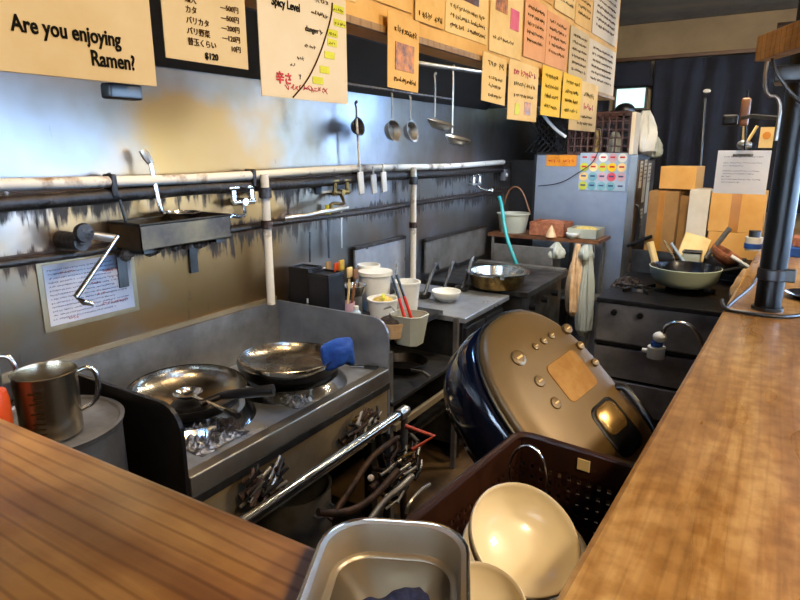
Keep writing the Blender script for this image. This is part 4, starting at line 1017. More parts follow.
# orange label + magnets
def fr_sheet(name, label, u0, v0, u1, v1, mt, cat='sticker', y=4.775):
    a_ = at(u0, v1, y=y); b_ = at(u1, v0, y=y); w_ = b_.x-a_.x; h_ = b_.z-a_.z
    return sheet_thing(name, label, cat, face_frame((a_.x, y, a_.z), (1, 0, 0), (0, 0, 1)), w_, h_, M[mt], t=.002), w_, h_
s, w_, h_ = fr_sheet('sticker', 'orange oval sticker at the top left of the refrigerator side', 546, 155, 577, 166, 'orange_label'); scribbles(s, [(.02, h_*.3, w_-.04, h_*.4)], M['ink_red'], 'red_writing')
mg = thing('sticker_sheet', 'sheet of small round coloured stickers on the refrigerator side', 'sticker', (0, 0, 0))
q0, q1 = at(578, 190, y=4.774), at(628, 153, y=4.774)
MB().b2((q0.x, 4.7735, q0.z), (q1.x, 4.7775, q1.z)).build('backing_sheet', M['sky_print'], mg, smooth=False)
cols = [['sky_print', 'pinkpale', 'white', 'pinkpale', 'white'], ['lime', 'paper_cream', 'lime', 'paper_yellow', 'paper_cream'], ['paper_cream', 'teal', 'pinkpale', 'pink', 'pinkpale'], ['lime', 'teal', 'teal', 'teal', 'sky_print']]
for j in range(4):
    for i in range(5):
        x = q0.x+(i+.5)*(q1.x-q0.x)/5; z = q1.z-(j+.5)*(q1.z-q0.z)/4
        o = MB().cyl((x, 4.7735, z), (x, 4.770, z), .033, n=16).build('round_sticker', M[cols[j][i]], mg)
        MB().box((x, 4.7695, z+.004), (.036, .001, .012)).build('printed_mark', M['ink_blue'] if j > 1 else M['ink_red'], o, smooth=False)
# notes on the fridge door side
for k, (y0, y1, z0, z1, lb) in enumerate(((4.86, 4.95, 1.42, 1.62, 'white paper strip on the refrigerator door, nearest to the corner'), (5.02, 5.12, 1.3, 1.63, 'white paper strip on the refrigerator door, middle one'), (5.18, 5.3, 1.2, 1.6, 'white paper strip on the refrigerator door, farthest from the corner'), (5.0, 5.12, 1.0, 1.25, 'small white note low on the refrigerator door'))):
    s = sheet_thing('paper_note', lb, 'note', face_frame((fx1+.048, y0, z0), (0, 1, 0), (0, 0, 1)), y1-y0, z1-z0, M['paper_white'])
    scribbles(s, [(.01, z1-z0-.03-.03*q, y1-y0-.02, .014) for q in range(5)], M['ink_brown'])
# crates on the refrigerator
def lattice_crate(name, label, x0, x1, y0, y1, z0, z1, mt, diamonds=False, nx=9, nz=5):
    t = thing(name, label, 'crate', ((x0+x1)/2, (y0+y1)/2, z0)); mb = MB(); w_, d_, hh = (x1-x0)/2, (y1-y0)/2, z1-z0
    mb.b2((-w_, -d_, 0), (w_, d_, .008))
    th = .008
    def wall(p0, p1):
        p0, p1 = V(p0), V(p1); L2 = (p1-p0).length; dx = (p1-p0)/L2; a = math.atan2(dx.y, dx.x); c = (p0+p1)/2
        for zz, tz in ((.01, .02), (hh-.012, .024)): mb.box((c.x, c.y, zz), (L2, th, tz), rz=a)
        n = max(3, int(L2/.045))
        if diamonds:
            for i in range(n):
                f = p0+dx*(i+.5)*L2/n
                for sgn in (1, -1):
                    Mx = Matrix.Translation((f.x, f.y, hh/2)) @ Matrix.Rotation(a, 4, 'Z') @ Matrix.Rotation(sgn*.75, 4, 'Y')
                    mb.box((0, 0, 0), (.011, th*.8, hh*1.2), M=Mx)
        else:
            for i in range(n+1):
                f = p0+dx*i*L2/n; mb.box((f.x, f.y, hh/2), (.012, th, hh), rz=a)
            for j in range(1, nz): mb.box((c.x, c.y, hh*j/nz), (L2, th*.9, .01), rz=a)
    wall((-w_, -d_, 0), (w_, -d_, 0)); wall((-w_, d_, 0), (w_, d_, 0)); wall((-w_, -d_, 0), (-w_, d_, 0)); wall((w_, -d_, 0), (w_, d_, 0))
    mb.build('crate_body', M[mt], t, smooth=False)
    MB().tube([(-w_, -d_, hh), (w_, -d_, hh), (w_, d_, hh), (-w_, d_, hh)], .009, closed=True, n=8).build('crate_rim', M[mt], t)
    return t
lattice_crate('plastic_crate', 'black crate with diamond lattice on the left of the refrigerator top', -1.69, -1.46, 4.8, 5.2, 1.667, 1.96, 'iron', True)
lattice_crate('plastic_crate', 'maroon slatted crate on top of the refrigerator', -1.44, -.99, 4.8, 5.25, 1.667, 1.97, 'crate_fridge')
tag(MB().lathe([(.001, .2), (.035, .19), (.045, .14), (.05, 0), (.001, 0)], Matrix.Translation((-1.28, 5.0, 1.68)), n=18).build('sauce_bottle', M['brass']), 'amber bottle inside the maroon crate on the refrigerator', 'bottle')
tag(MB().lathe([(.001, .16), (.03, .15), (.05, .1), (.05, 0), (.001, 0)], Matrix.Translation((-1.12, 4.92, 1.68)), n=18).build('storage_jar', M['clear']), 'pale jar inside the maroon crate on the refrigerator', 'jar')
bc = at(622, 113, y=4.86)
tag(MB().sph((bc.x, 4.95, 1.99), .075, n=18, sc=(1, 1, .75)).build('black_bowl_cover', M['black']), 'round black lump sitting at the top of the maroon crate', 'bowl')
obox('carton_box', 'narrow white and tan carton standing at the corner of the refrigerator top', (-.985, 4.8, 1.667), (-.955, 4.98, 1.97), 'paper_white', 'box')
bag('bright white plastic bag on the refrigerator top behind the carton', (-.96, 5.18, 1.667), .09, .33, 'white', 9)
bag('small white bag hanging at the refrigerator corner under the bright bag', (-.88, 5.25, 1.64), .05, .16, 'clear', 10)
obox('gap_shade_sheet', 'dark sheet standing for the shade in the gap between the steel wall and refrigerator', (XW+.002, 4.9, 0), (-1.74, 4.95, 1.62), 'hood', 'panel')  # added dark sheet in place of the gap's own shade
t = thing('wall_socket', 'grey switch box on the wall end above the hose tap', 'switch', at(504, 175, x=-1.9))
MB().box((0, 0, 0), (.04, .06, .09), bev=.006).build('socket_body', M['grey_plastic'], t)
MB().cyl((.02, 0, 0), (.03, 0, 0), .014).build('socket_hole', M['white'], t)
tag(MB().tube([at(598, 152, y=4.76), at(593, 163, y=4.74), at(580, 172, y=4.74), at(560, 184, y=4.75), at(538, 186, y=4.76)], .004, n=6).build('power_cable', M['black']), 'thin black cable drooping across the top of the refrigerator side', 'cable')
tag(MB().tube([at(535, 100, y=4.6), at(545, 118, y=4.6), at(556, 130, y=4.62), at(566, 137, y=4.65)], .012, n=8).build('white_cable', M['white']), 'white bent tube hanging in front of the black lattice crate', 'tube')

# ================================================================== RIGHT RANGE
rg = thing('gas_range', 'black gas range beside the right counter with a pale green wok on it', 'stove', (0, 0, 0))
rx0, rx1, ry0, ry1 = -.86, -.125, 3.65, 4.62
MB().b2((rx0, ry0, .80), (rx1, ry1, .83)).build('range_top', M['iron'], rg, smooth=False, bevel=.005)
MB().b2((rx0+.01, ry0+.01, .56), (rx1, ry0+.03, .80)).build('front_panel', M['range_grey'], rg, smooth=False, bevel=.004)
MB().b2((rx0+.01, ry0-.01, .545), (rx1, ry0+.03, .565)).build('front_rail', M['iron'], rg, smooth=False)
MB().b2((rx0+.01, ry0, .34), (rx1, ry0+.025, .53)).build('oven_door', M['range_grey'], rg, smooth=False, bevel=.004)
MB().b2((rx0+.01, ry0+.03, .1), (rx1, ry1, .8)).build('range_body', M['iron'], rg, smooth=False)
MB().b2((rx0+.01, ry0, .12), (rx1, ry0+.025, .32)).build('oven_door', M['range_grey'], rg, smooth=False, bevel=.004)
for x in (rx0+.05, rx1-.05):
    for y in (ry0+.06, ry1-.06): MB().cyl((x, y, 0), (x, y, .1), .02).build('foot', M['iron'], rg)
for (cx, cy) in ((-.68, 4.0), (-.4, 4.15)):
    mb = MB()
    for k in range(6):
        a = k*PI/3; mb.box((cx+.08*math.cos(a), cy+.08*math.sin(a), .842), (.13, .012, .022), rz=a)
    mb.lathe([(.06, .832), (.075, .85), (.09, .832)], Matrix.Translation((cx, cy, 0)), n=20)
    mb.build('pan_support', M['iron'], rg, smooth=False)
MB().b2((rx0, ry1-.02, .83), (rx1, ry1+.02, .99)).build('back_guard', M['steel_dark'], rg, smooth=False)
for x in (-.75, -.6): MB().cyl((x, ry0+.01, .75), (x, ry0-.015, .75), .018).build('knob', M['iron'], rg)
wk = V((-.44, 4.12, .855))
t = thing('wok', 'pale green enamelled wok with black inside on the right gas range', 'wok', wk)
MB().lathe([(.001, 0), (.11, .002), (.16, .02), (.195, .06), (.206, .115), (.212, .13), (.206, .132)], n=48).build('wok_shell', M['wokgreen'], t)
MB().lathe([(.001, .012), (.105, .014), (.153, .03), (.188, .068), (.2, .118), (.207, .132)], n=48).build('wok_interior', M['wokblack'], t)
MB().tube([(.2, .02, .115), (.26, .05, .13), (.31, .09, .135)], .012, n=10).build('handle', M['black'], t)
crumple('lumps of dark ingredients on the corner of the right gas range', at(627, 284, z=.832), .16, .28, .05, n=16, seed=31, mt='debris', name='food_scraps', cat='scraps')['kind'] = 'stuff'
# white hose fitting and curved faucet in front of range
t = thing('hose_tap', 'white plastic tap joint with curved chrome pipe by the right counter', 'tap', at(656, 352, y=3.3))
MB().cyl((0, 0, -.03), (0, 0, .03), .045, n=20).build('tap_joint', M['white'], t)
MB().cyl((0, 0, .035), (0, 0, .055), .03, n=20).build('seal_ring', M['blue_cloth'], t)
MB().sph((.01, 0, .085), .036, n=16, sc=(1, 1, .8)).build('joint_cap', M['white'], t)
MB().cyl((-.07, 0, 0), (-.03, 0, 0), .012).build('side_spigot', M['white'], t)
b0 = at(656, 352, y=3.3)
MB().tube([(.02, 0, .1), at(666, 325, y=3.3)-b0, at(678, 322, y=3.3)-b0, at(690, 325, y=3.3)-b0, at(698, 334, y=3.3)-b0, at(703, 347, y=3.3)-b0, at(703, 420, y=3.3)-b0], .011, n=10).build('curved_pipe', M['chrome'], t)
# drainer sink table under crate etc
sk = thing('sink_table', 'steel sink table behind the right counter carrying the crate and rice cooker', 'table', (0, 0, 0))
MB().b2((-.62, .62, .66), (-.1, 2.2, .685)).build('table_top', M['steel_dull'], sk, smooth=False, bevel=.004)
MB().b2((-.6, .64, .2), (-.12, 2.18, .215)).build('shelf', M['steel_dark'], sk, smooth=False)
for x in (-.59, -.13):
    for y in (.65, 2.17): MB().b2((x-.018, y-.018, 0), (x+.018, y+.018, .66)).build('leg', M['steel_dull'], sk, smooth=False)

# ================================================================== CLUTTER BEHIND RANGE
sh = thing('rear_rack', 'dark rack behind the gas range holding cardboard boxes and tools', 'rack', (0, 0, 0))
MB().b2((-.84, 4.66, .93), (-.05, 5.45, .95)).build('rack_board', M['iron'], sh, smooth=False)
for x in (-.82, -.07):
    for y in (4.68, 5.43): MB().b2((x-.015, y-.015, 0), (x+.015, y+.015, .93)).build('leg', M['iron'], sh, smooth=False)
MB().b2((-.84, 5.0, .95), (-.82, 5.02, 1.2)).build('post', M['iron'], sh, smooth=False)
def carton(label, x0, x1, y0, y1, z0, z1, mt, tape=True, rz=0, flaps=False):
    t = thing('cardboard_box', label, 'box', ((x0+x1)/2, (y0+y1)/2, z0), (0, 0, rz)); w_, d_, hh = (x1-x0)/2, (y1-y0)/2, z1-z0
    MB().b2((-w_, -d_, 0), (w_, d_, hh)).build('box_body', M[mt], t, smooth=False, bevel=.003)
    if tape: MB().b2((-w_*.12-.02, -d_-.001, 0), (w_*.12, -d_+.001, hh)).b2((-w_*.12-.02, -d_, hh), (w_*.12, d_, hh+.001)).build('tape_strip', M['tape'], t, smooth=False)
    if flaps: MB()._add([(-w_, -d_, hh), (w_, -d_, hh), (w_*1.05, -d_*1.5, hh+.07), (-w_*1.02, -d_*1.5, hh+.05)], [(0, 1, 2, 3)]).build('box_flap', M[mt], t, solid=.004, smooth=False)
    return t
carton('tall tan cardboard box with brown tape beside the refrigerator', -.80, -.60, 4.72, 5.0, .951, 1.41, 'card_dark', True)
carton('brown cardboard box behind the taped box, set slightly turned', -.65, -.42, 4.85, 5.2, .951, 1.42, 'card_dark', False, .1)
carton('tan cardboard box stacked on top of the taped box', -.74, -.5, 4.8, 5.1, 1.425, 1.585, 'card', False, -.08)
carton('white carton between the brown box and the large tan box', -.53, -.40, 4.72, 4.9, .951, 1.43, 'white_box', False)
carton('large tan cardboard box under the white clipped notice', -.39, -.06, 4.7, 5.1, 1.151, 1.42, 'card', True)
carton('flat tan cardboard box beneath the large tan box', -.38, -.06, 4.7, 5.1, .951, 1.149, 'card', False)
# open carton leaning behind the wok, lined with yellow paper
t = thing('open_carton', 'pale open carton with a yellow inside, tilted behind the wok', 'box', (-.47, 4.56, .955), (-.5, .25, .1))
mb = MB(); w_, d_, hh = .085, .045, .17
mb.b2((-w_, -d_, 0), (w_, d_, .004)); mb.b2((-w_, -d_, 0), (-w_+.004, d_, hh)); mb.b2((w_-.004, -d_, 0), (w_, d_, hh)); mb.b2((-w_, -d_, 0), (w_, -d_+.004, hh)); mb.b2((-w_, d_-.004, 0), (w_, d_, hh+.04))
mb.build('carton_wall', M['paper_cream'], t, smooth=False)
MB().box((0, 0, hh*.45), (w_*1.8, d_*1.7, hh*.8), bev=.01).build('yellow_packet', M['paper_yellow'], t)
# tools: tongs, steel rods, scoops
def stick(label, u0, v0, u1, v1, y, r_, mt, name='spatula', cat='utensil', y1=None, n=8):
    a_, b_ = at(u0, v0, y=y), at(u1, v1, y=y1 or y)
    return tag(MB().cyl(a_, b_, r_, n=n).build(name, M[mt]), label, cat)
stick('long grey steel spatula leaning up above the pale green wok', 706, 258, 730, 228, 4.4, .016, 'steel_dull', 'spatula')
stick('white plastic handle lying right of the red-brown bowl', 731, 256, 750, 268, 4.2, .012, 'white')
stick('pale wedge-shaped scraper left of the wok', 655, 262, 650, 242, 4.45, .025, 'paper_cream', 'scraper')
stick('thin blue-grey whisk handle behind the wok', 684, 262, 671, 243, 4.45, .01, 'sky_print', 'whisk')
stick('thin steel ladle handle behind the wok', 676, 262, 664, 240, 4.5, .008, 'chrome', 'ladle')
stick('black angled arm reaching from the range to the refrigerator', 627, 246, 652, 236, 4.7, .012, 'iron', 'metal_arm', 'arm')
bowl('red-brown bowl tilted behind the pale green wok', tuple(at(720, 262, y=4.4)), .1, .08, 'food_brown', (0, .5, 0), name='mixing_bowl')
t = thing('small_container', 'small pale square container with black rim behind the wok', 'container', at(692, 256, y=4.5))
MB().box((0, 0, -.02), (.11, .08, .09), bev=.006).build('container_body', M['clear'], t)
MB().tube([(-.055, -.04, .03), (.055, -.04, .03), (.055, .04, .03), (-.055, .04, .03)], .008, closed=True).build('container_rim', M['black'], t)
bag('cream crumpled bag standing on the range between the wok and right counter', tuple(at(742, 304, y=3.8)), .05, .2, 'tan_bag', 17)
stick('tan cardboard strip standing upright against the counter', 760, 285, 772, 262, 3.3, .02, 'card', 'cardboard_strip', 'strip')
obox('folded_cloth', 'dark cloth heap behind the counter edge near the pole', tuple(at(742, 268, y=4.5)+V((-.1, 0, -.06))), tuple(at(742, 268, y=4.5)+V((.1, .2, .03))), 'iron', 'cloth', .02)
tag(MB().tube([at(u, v, z=1.157) for u, v in ((726, 308), (736, 299), (748, 290), (755, 282), (757, 275))], .005, n=8).build('power_cable', M['black']), 'black cable curving over the counter edge behind the pole', 'cable')
# small items on the right counter beyond the pole
t = thing('soy_sauce_cup', 'small white and blue cup with black lid left of the pole', 'cup', at(753, 246, y=3.9)+V((0, 0, 0)))
t.location.z = 1.151
MB().lathe([(.001, 0), (.04, 0), (.045, .075), (.001, .075)], n=24).build('cup_body', M['white'], t)
MB().cyl((0, 0, .012), (0, 0, .04), .0455, n=24).build('blue_band', M['blue_cloth'], t)
MB().cyl((0, 0, .075), (0, 0, .11), .03, n=24).build('cup_lid', M['black'], t)
obox('menu_book', 'blue booklet stack on the counter right of the pole', (.09, 3.75, 1.151), (.42, 3.95, 1.20), 'blue_cloth', 'book')
obox('red_box', 'reddish box on top of the blue booklet stack right of the pole', (.1, 3.78, 1.202), (.4, 3.93, 1.25), 'food_brown', 'box')
pc = at(797, 297, z=1.152)
t = thing('condiment_plate', 'dark blue plate on the counter just right of the pole', 'plate', (pc.x+.04, pc.y, 1.151))
MB().lathe([(.001, 0), (.05, 0), (.085, .018), (.083, .021), (.048, .005), (.001, .005)], n=32).build('plate_body', M['navy'], t)
# notice sheet clipped
s = sheet_thing('notice', 'white printed notice with blue lines held by a clip left of the pole', 'notice', face_frame(tuple(at(713, 193, y=3.55)), (1, 0, 0), (0, 0, 1)), .235, .215, M['paper_cool'], t=.002)
scribbles(s, [(.03, .18, .17, .008), (.03, .15, .17, .008), (.03, .135, .09, .008), (.03, .11, .165, .008), (.03, .096, .14, .008), (.03, .082, .04, .008), (.03, .068, .17, .008), (.03, .053, .08, .008)], M['ink_blue'])
n0 = at(743, 155, y=3.545)
t = thing('binder_clip', 'grey clip with pale tongs handle holding the white notice', 'clip', n0)
MB().box((0, 0, 0), (.09, .012, .012), bev=.003).build('clip_bar', M['grey_plastic'], t)
MB().sph((0, 0, .05), .035, n=12, sc=(1, .5, .7)).build('clip_body', M['steel_dull'], t)
MB().cyl((-.005, 0, .06), (-.01, 0, .15), .009).build('clip_arm', M['paper_cream'], t)
MB().cyl((.01, 0, .06), (.045, 0, .14), .007).build('clip_arm', M['paper_cream'], t)
s = sheet_thing('small_card', 'small cream card with a brown round print left of the pole', 'card', face_frame(tuple(at(758, 148, y=3.57)), (1, 0, 0), (0, 0, 1)), .06, .1, M['paper_cream'], t=.002)
MB().cyl((.03, .06, .0005), (.03, .06, .0012), .018).build('round_print', M['orange_label'], s)
# clamp arm on pole
t = thing('clamp_arm', 'black clamp arm reaching left from the pole above the notice', 'arm', (0, 0, 0))
a_ = at(770, 118, y=2.44); b_ = at(725, 120, y=3.5)
MB().tube([(0.0, 2.47, 1.80), at(752, 116, y=3.0), at(742, 118, y=3.45)], .008, n=8).build('arm_rod', M['iron'], t)
MB().box(at(745, 112, y=3.47), (.04, .04, .13), bev=.01).build('arm_joint', M['wood_handle'], t)
MB().box(at(730, 120, y=3.5), (.07, .04, .05), bev=.01).build('arm_clamp', M['iron'], t)
MB().tube([at(745, 150, y=3.52), at(746, 120, y=3.5), at(748, 90, y=3.48)], .006, n=6).build('hanging_rod', M['iron'], t)
t = thing('mop_stick', 'thin black stick with white tip leaning in front of the curtain', 'stick', (0, 0, 0))
a_, b_ = at(700, 170, y=5.2), at(705, 98, y=5.3)
MB().cyl(a_, b_, .012).build('stick_shaft', M['black'], t)
MB().sph(at(707, 91, y=5.3), .02, n=10, sc=(1.4, 1, .8)).build('stick_tip', M['white'], t)
MB().cyl(V((a_.x, a_.y, .95)), a_, .012).build('stick_foot', M['black'], t)
# ================================================================== POT, JUGS (left)
t = thing('pot_stand', 'low dark stand carrying the lidded pot beside the wok station', 'stand', (-1.56, .755, 0))
MB().b2((-.2, -.19, .55), (.2, .195, .58)).build('stand_top', M['steel_dark'], t, smooth=False)
for x in (-.17, .17):
    for y in (-.16, .16): MB().b2((x-.015, y-.015, 0), (x+.015, y+.015, .55)).build('leg', M['steel_dark'], t, smooth=False)
t = thing('stock_pot', 'round stainless pot with flat lid between the counter and wok station', 'pot', (-1.595, .755, .582))
MB().lathe([(.001, 0), (.18, 0), (.188, .01), (.188, .39), (.194, .394), (.18, .394)], n=48).build('pot_body', M['steel_dull'], t)
MB().lathe([(.192, .388), (.194, .396), (.197, .404), (.185, .404), (.18, .398), (.165, .4), (.12, .408), (.001, .412)], n=48).build('pot_lid', M['steel_dull'], t)
def jug(label, loc, r_, h_, ang, mt='steel', marks=True):
    t = thing('measuring_jug', label, 'jug', loc, (0, 0, ang))
    MB().lathe([(.001, 0), (r_*.93, 0), (r_*.96, .006), (r_, h_-.004), (r_*1.035, h_), (r_*.99, h_+.001), (r_*.955, h_-.006), (r_*.93, .008), (.001, .006)], n=44).build('jug_body', M[mt], t)
    MB().tube([(r_*.97, 0, h_*.93), (r_+.02, 0, h_*.98), (r_+.042, 0, h_*.92), (r_+.045, 0, h_*.6), (r_+.028, 0, h_*.36), (r_*.97, 0, h_*.3)], .007, n=10).build('handle', M['chrome'], t)
    if marks:
        mb = MB()
        for i in range(9):
            a = -1.62
            z = h_*(.15+.08*i); rr = r_*(.962+.04*(z/h_))+.0006
            for j in range(5 if i % 2 else 8):
                aa = a-.05*j; mb.box((rr*math.cos(aa), rr*math.sin(aa), z), (.0015, .005, .0022), rz=aa)
        mb.build('scale_marks', M['ink_brown'], t, smooth=False)
    return t
jug('stainless measuring jug with scale marks standing on the pot lid', (-1.515, .735, .992), .074, .168, .95, 'jug')
jug('steel jug cut by the left edge, behind the measuring jug', (-1.70, .645, .985), .066, .21, .7, 'steel_dull', False)
jc = at(-6, 400, z=1.12)
tag(MB().lathe([(.001, 0), (.04, 0), (.042, .01), (.042, .13), (.038, .15), (.001, .155)], Matrix.Translation((-1.51, .60, 1.0)), n=32).build('orange_canister', M['orange']), 'orange plastic canister cut off by the left edge beside the jug', 'canister')
tag(MB().b2((-1.56, .56, .93), (-1.46, .63, .999)).build('wood_block', M['wood_panel'], smooth=False), 'small dark ledge under the orange canister behind the counter', 'block')

# ================================================================== CRATE WITH BOWLS
cc = V((-.325, .94, .75)); crot = -.10
ct = thing('dish_crate', 'dark brown perforated plastic crate of cream bowls behind the counter corner', 'crate', (-.298, .945, .687), (0, 0, -.09))
w_, d_, hh = .185, .32, .348
def crate_side(p0, p1, cols_, rows_, nm='crate_side'):
    p0, p1 = V(p0), V(p1); L2 = (p1-p0).length; dx = (p1-p0)/L2; a = math.atan2(dx.y, dx.x)
    mb = MB(); c = (p0+p1)/2
    mb.box((c.x, c.y, hh-.03), (L2, .006, .06), rz=a); mb.box((c.x, c.y, .02), (L2, .006, .04), rz=a)
    zz0, zz1 = .04, hh-.06
    for i in range(cols_+1):
        f = p0+dx*L2*i/cols_; mb.box((f.x, f.y, (zz0+zz1)/2), (.014, .005, zz1-zz0), rz=a)
    for j in range(rows_+1):
        z = zz0+(zz1-zz0)*j/rows_; mb.box((c.x, c.y, z), (L2, .005, .016), rz=a)
    return mb.build(nm, M['crate'], ct, smooth=False)
crate_side((-w_, -d_, 0), (w_, -d_, 0), 16, 9); crate_side((-w_, d_, 0), (w_, d_, 0), 16, 9); crate_side((-w_, -d_, 0), (-w_, d_, 0), 26, 9); crate_side((w_, -d_, 0), (w_, d_, 0), 26, 9)
MB().b2((-w_, -d_, 0), (w_, d_, .006)).build('crate_base', M['crate'], ct, smooth=False)
rp = []
for (sx_, sy_) in ((1, 1), (-1, 1), (-1, -1), (1, -1)):
    base = {(1, 1): 0, (-1, 1): PI/2, (-1, -1): PI, (1, -1): 1.5*PI}[(sx_, sy_)]
    for k in range(4):
        a = base+PI/2*k/3; rp.append((sx_*(w_-.03)+.036*math.cos(a), sy_*(d_-.03)+.036*math.sin(a), hh))
MB().tube(rp, .009, closed=True, n=8).build('crate_rim', M['crate'], ct)
MB().b2((-.04, d_-.001, hh-.04), (-.012, d_-.007, hh-.014)).build('pale_label', M['paper_cream'], ct, smooth=False)
# wire loop
MB_ = MB(); w0 = [at(u, v, y=1.1) for u, v in ((511, 492), (508, 470), (512, 455), (522, 445), (533, 446), (542, 456), (547, 472), (546, 492), (540, 520))]
t = thing('wire_strainer', 'thin steel wire loop standing up behind the tilted bowl in the crate', 'strainer', (0, 0, 0))
MB_.tube(w0, .0028, n=8).build('wire_loop', M['chrome'], t)
MB().tube([w0[0], w0[0]+V((0, 0, -.15)), V((w0[0].x, w0[0].y, .76))], .0028, n=8).build('wire_leg', M['chrome'], t)
tag(MB().tube([at(406, 513, z=1.03), at(409, 503, z=1.05), at(418, 492, z=1.06), at(430, 484, z=1.06)], .0035, n=8).build('wire_hook', M['steel']), 'bent steel wire hooked over the left rim of the brown crate', 'hook')
# big tilted bowl
def orient(normal, spin=0):
    return V(normal).to_track_quat('Z', 'Y').to_euler()
cp, sp = math.cos(PITCH), math.sin(PITCH)
def camvec(r_, u_, d_):
    """vector given as right, up and away from the photographer"""
    H = cp*d_+sp*u_; Z = cp*u_-sp*d_
    return V((r_*math.cos(YAW)-H*math.sin(YAW), r_*math.sin(YAW)+H*math.cos(YAW), Z))
def at_depth(u, v, dep):
    return V((0, 0, CAMZ))+camvec((u-400)/600*dep, (300-v)/600*dep, dep)
def rim_bowl(label, u, v, dep, nrm, r_, h_, **k):
    n_ = camvec(*nrm).normalized(); c = at_depth(u, v, dep)-n_*h_
    return bowl(label, tuple(c), r_, h_, rot=orient(n_), **k)
rim_bowl('large cream ramen bowl tipped towards the viewer, topmost in the brown crate', 526, 537, .95, (.24, .68, -.70), .093, .066)
rim_bowl('cream bowl under the tipped bowl, its rim showing on both sides of it', 526, 556, 1.06, (.05, .75, -.6), .116, .085)
rim_bowl('cream bowl at the bottom edge between the tray and the tipped bowl', 474, 608, .79, (-.1, .85, -.5), .07, .045)
# steel tray on counter
ang_t = math.atan2(.083, .172)
tray = thing('steel_tray', 'rounded stainless tray with dark blue cloth overhanging the counter edge', 'tray', (-.328, .492, 1.1505), (0, 0, ang_t))
def rrect(w_, d_, r_, z, n=7):
    out = []
    for (sx_, sy_, b0_) in ((1, 1, 0), (-1, 1, PI/2), (-1, -1, PI), (1, -1, 1.5*PI)):
        for k in range(n+1):
            a = b0_+PI/2*k/n; out.append((sx_*(w_-r_)+r_*math.cos(a), sy_*(d_-r_)+r_*math.sin(a), z))
    return out
tw, td = .093, .145
rings = [rrect(tw-.018, td-.018, .044, .0), rrect(tw-.008, td-.008, .053, .003), rrect(tw-.004, td-.004, .057, .045), rrect(tw+.004, td+.004, .062, .047), rrect(tw+.004, td+.004, .062, .044)]
mb = MB(); 
n_ = len(rings[0]); mb.loft(rings, caps=False); mb._add(rings[0], [tuple(range(n_))])
mb.build('tray_body', M['tray'], tray, solid=.0012, smooth=True, angle=50)
MB().tube(rrect(tw+.004, td+.004, .062, .046), .0028, closed=True, n=8).build('tray_rim', M['chrome'], tray)
cb = MB(); rnd = random.Random(4); n = 14; vs = []; fs = []
for i in range(n+1):
    for j in range(n+1):
        x = .095*(i/n-.5); y = .12*(j/n-.5)
        vs.append((x+.004*rnd.random(), y, .006+.012*abs(math.sin(x*70+j*.7))*rnd.uniform(.5, 1)))
for i in range(n):
    for j in range(n):
        a = i*(n+1)+j; fs.append((a, a+1, a+n+2, a+n+1))
cb._add(vs, fs, Matrix.Translation((-.328, .492, 1.152)) @ Matrix.Rotation(ang_t, 4, 'Z') @ Matrix.Translation((.022, -.012, .002)) @ Matrix.Rotation(.5, 4, 'Z'))
tag(cb.build('dishcloth', M['navy_cloth'], solid=.003, sub=1), 'crumpled dark blue cloth lying in the steel tray', 'cloth')

# ================================================================== RICE COOKER (tipped, panel towards the viewer)
dep = 1.60; ctr = at_depth(570, 377, dep)
a3 = V((35, 17, 28)); b3 = V((24, -33, -10))
ax = camvec(*a3).normalized(); nz_ = camvec(.374, .507, -.776).normalized()
ay = nz_.cross(ax).normalized()          # points to the back edge of the lid
R3 = Matrix((ax, ay, nz_)).transposed()
rc = thing('rice_cooker', 'large bronze-lidded rice cooker with dark navy body leaning behind the crate', 'rice cooker', ctr, R3.to_euler())
K = dep/600
def ab(al, be): return (al*47.9*K, -be*42.0*K)
cxc = -.46*47.9*K; W2 = 1.48*47.9*K
def dshape(w_, top, bot, cx, z, n=48):
    pts = []
    for k in range(n):
        a = 2*PI*k/n; ex_ = 2.5 if math.sin(a) > 0 else 4.5
        c_, s_ = math.cos(a), math.sin(a)
        x = abs(c_)**(2/ex_)*(1 if c_ >= 0 else -1)*w_; y = abs(s_)**(2/ex_)*(top if s_ >= 0 else bot)*(1 if s_ >= 0 else -1)
        pts.append((cx+x, y, z))
    return pts
yc = -.6*42.0*K
def dsh(scale, z, dx=0):
    return [(x+dx, y+yc, z) for x, y, _ in dshape(W2*scale, 2.72*42.0*K*scale, 2.55*42.0*K*scale, cxc, z)]
MB().loft([dsh(1.0, -.035), dsh(1.0, -.012), dsh(.975, -.002), dsh(.93, .004), dsh(.6, .009), dsh(.2, .010)]).build('lid_top', M['bronze'], rc, angle=75)
MB().loft([dsh(.84, -.20, -.05), dsh(.95, -.19, -.045), dsh(1.02, -.15, -.035), dsh(1.04, -.09, -.022), dsh(1.03, -.045, -.008), dsh(1.0, -.036)]).build('cooker_body', M['navy'], rc, angle=75)
MB().tube(dsh(1.012, -.022), .005, closed=True, n=8).build('lid_seam', M['black'], rc)
sc_ = MB()
lw, lh = 1.02*47.9*K/2, 1.05*42.0*K/2
sc_.loft([[(x, y, z) for x, y, z in rrect(lw, lh, .018, .007)], [(x, y, z) for x, y, z in rrect(lw*.96, lh*.96, .018, .0125)]]).build('display', M['lcd'], rc, smooth=False)
def pix_ab(u, v):
    dx, dy = u-570, v-377; al = (dx*33-24*dy)/1563; be = (35*dy+17*dx)/1563
    return ab(al, be)
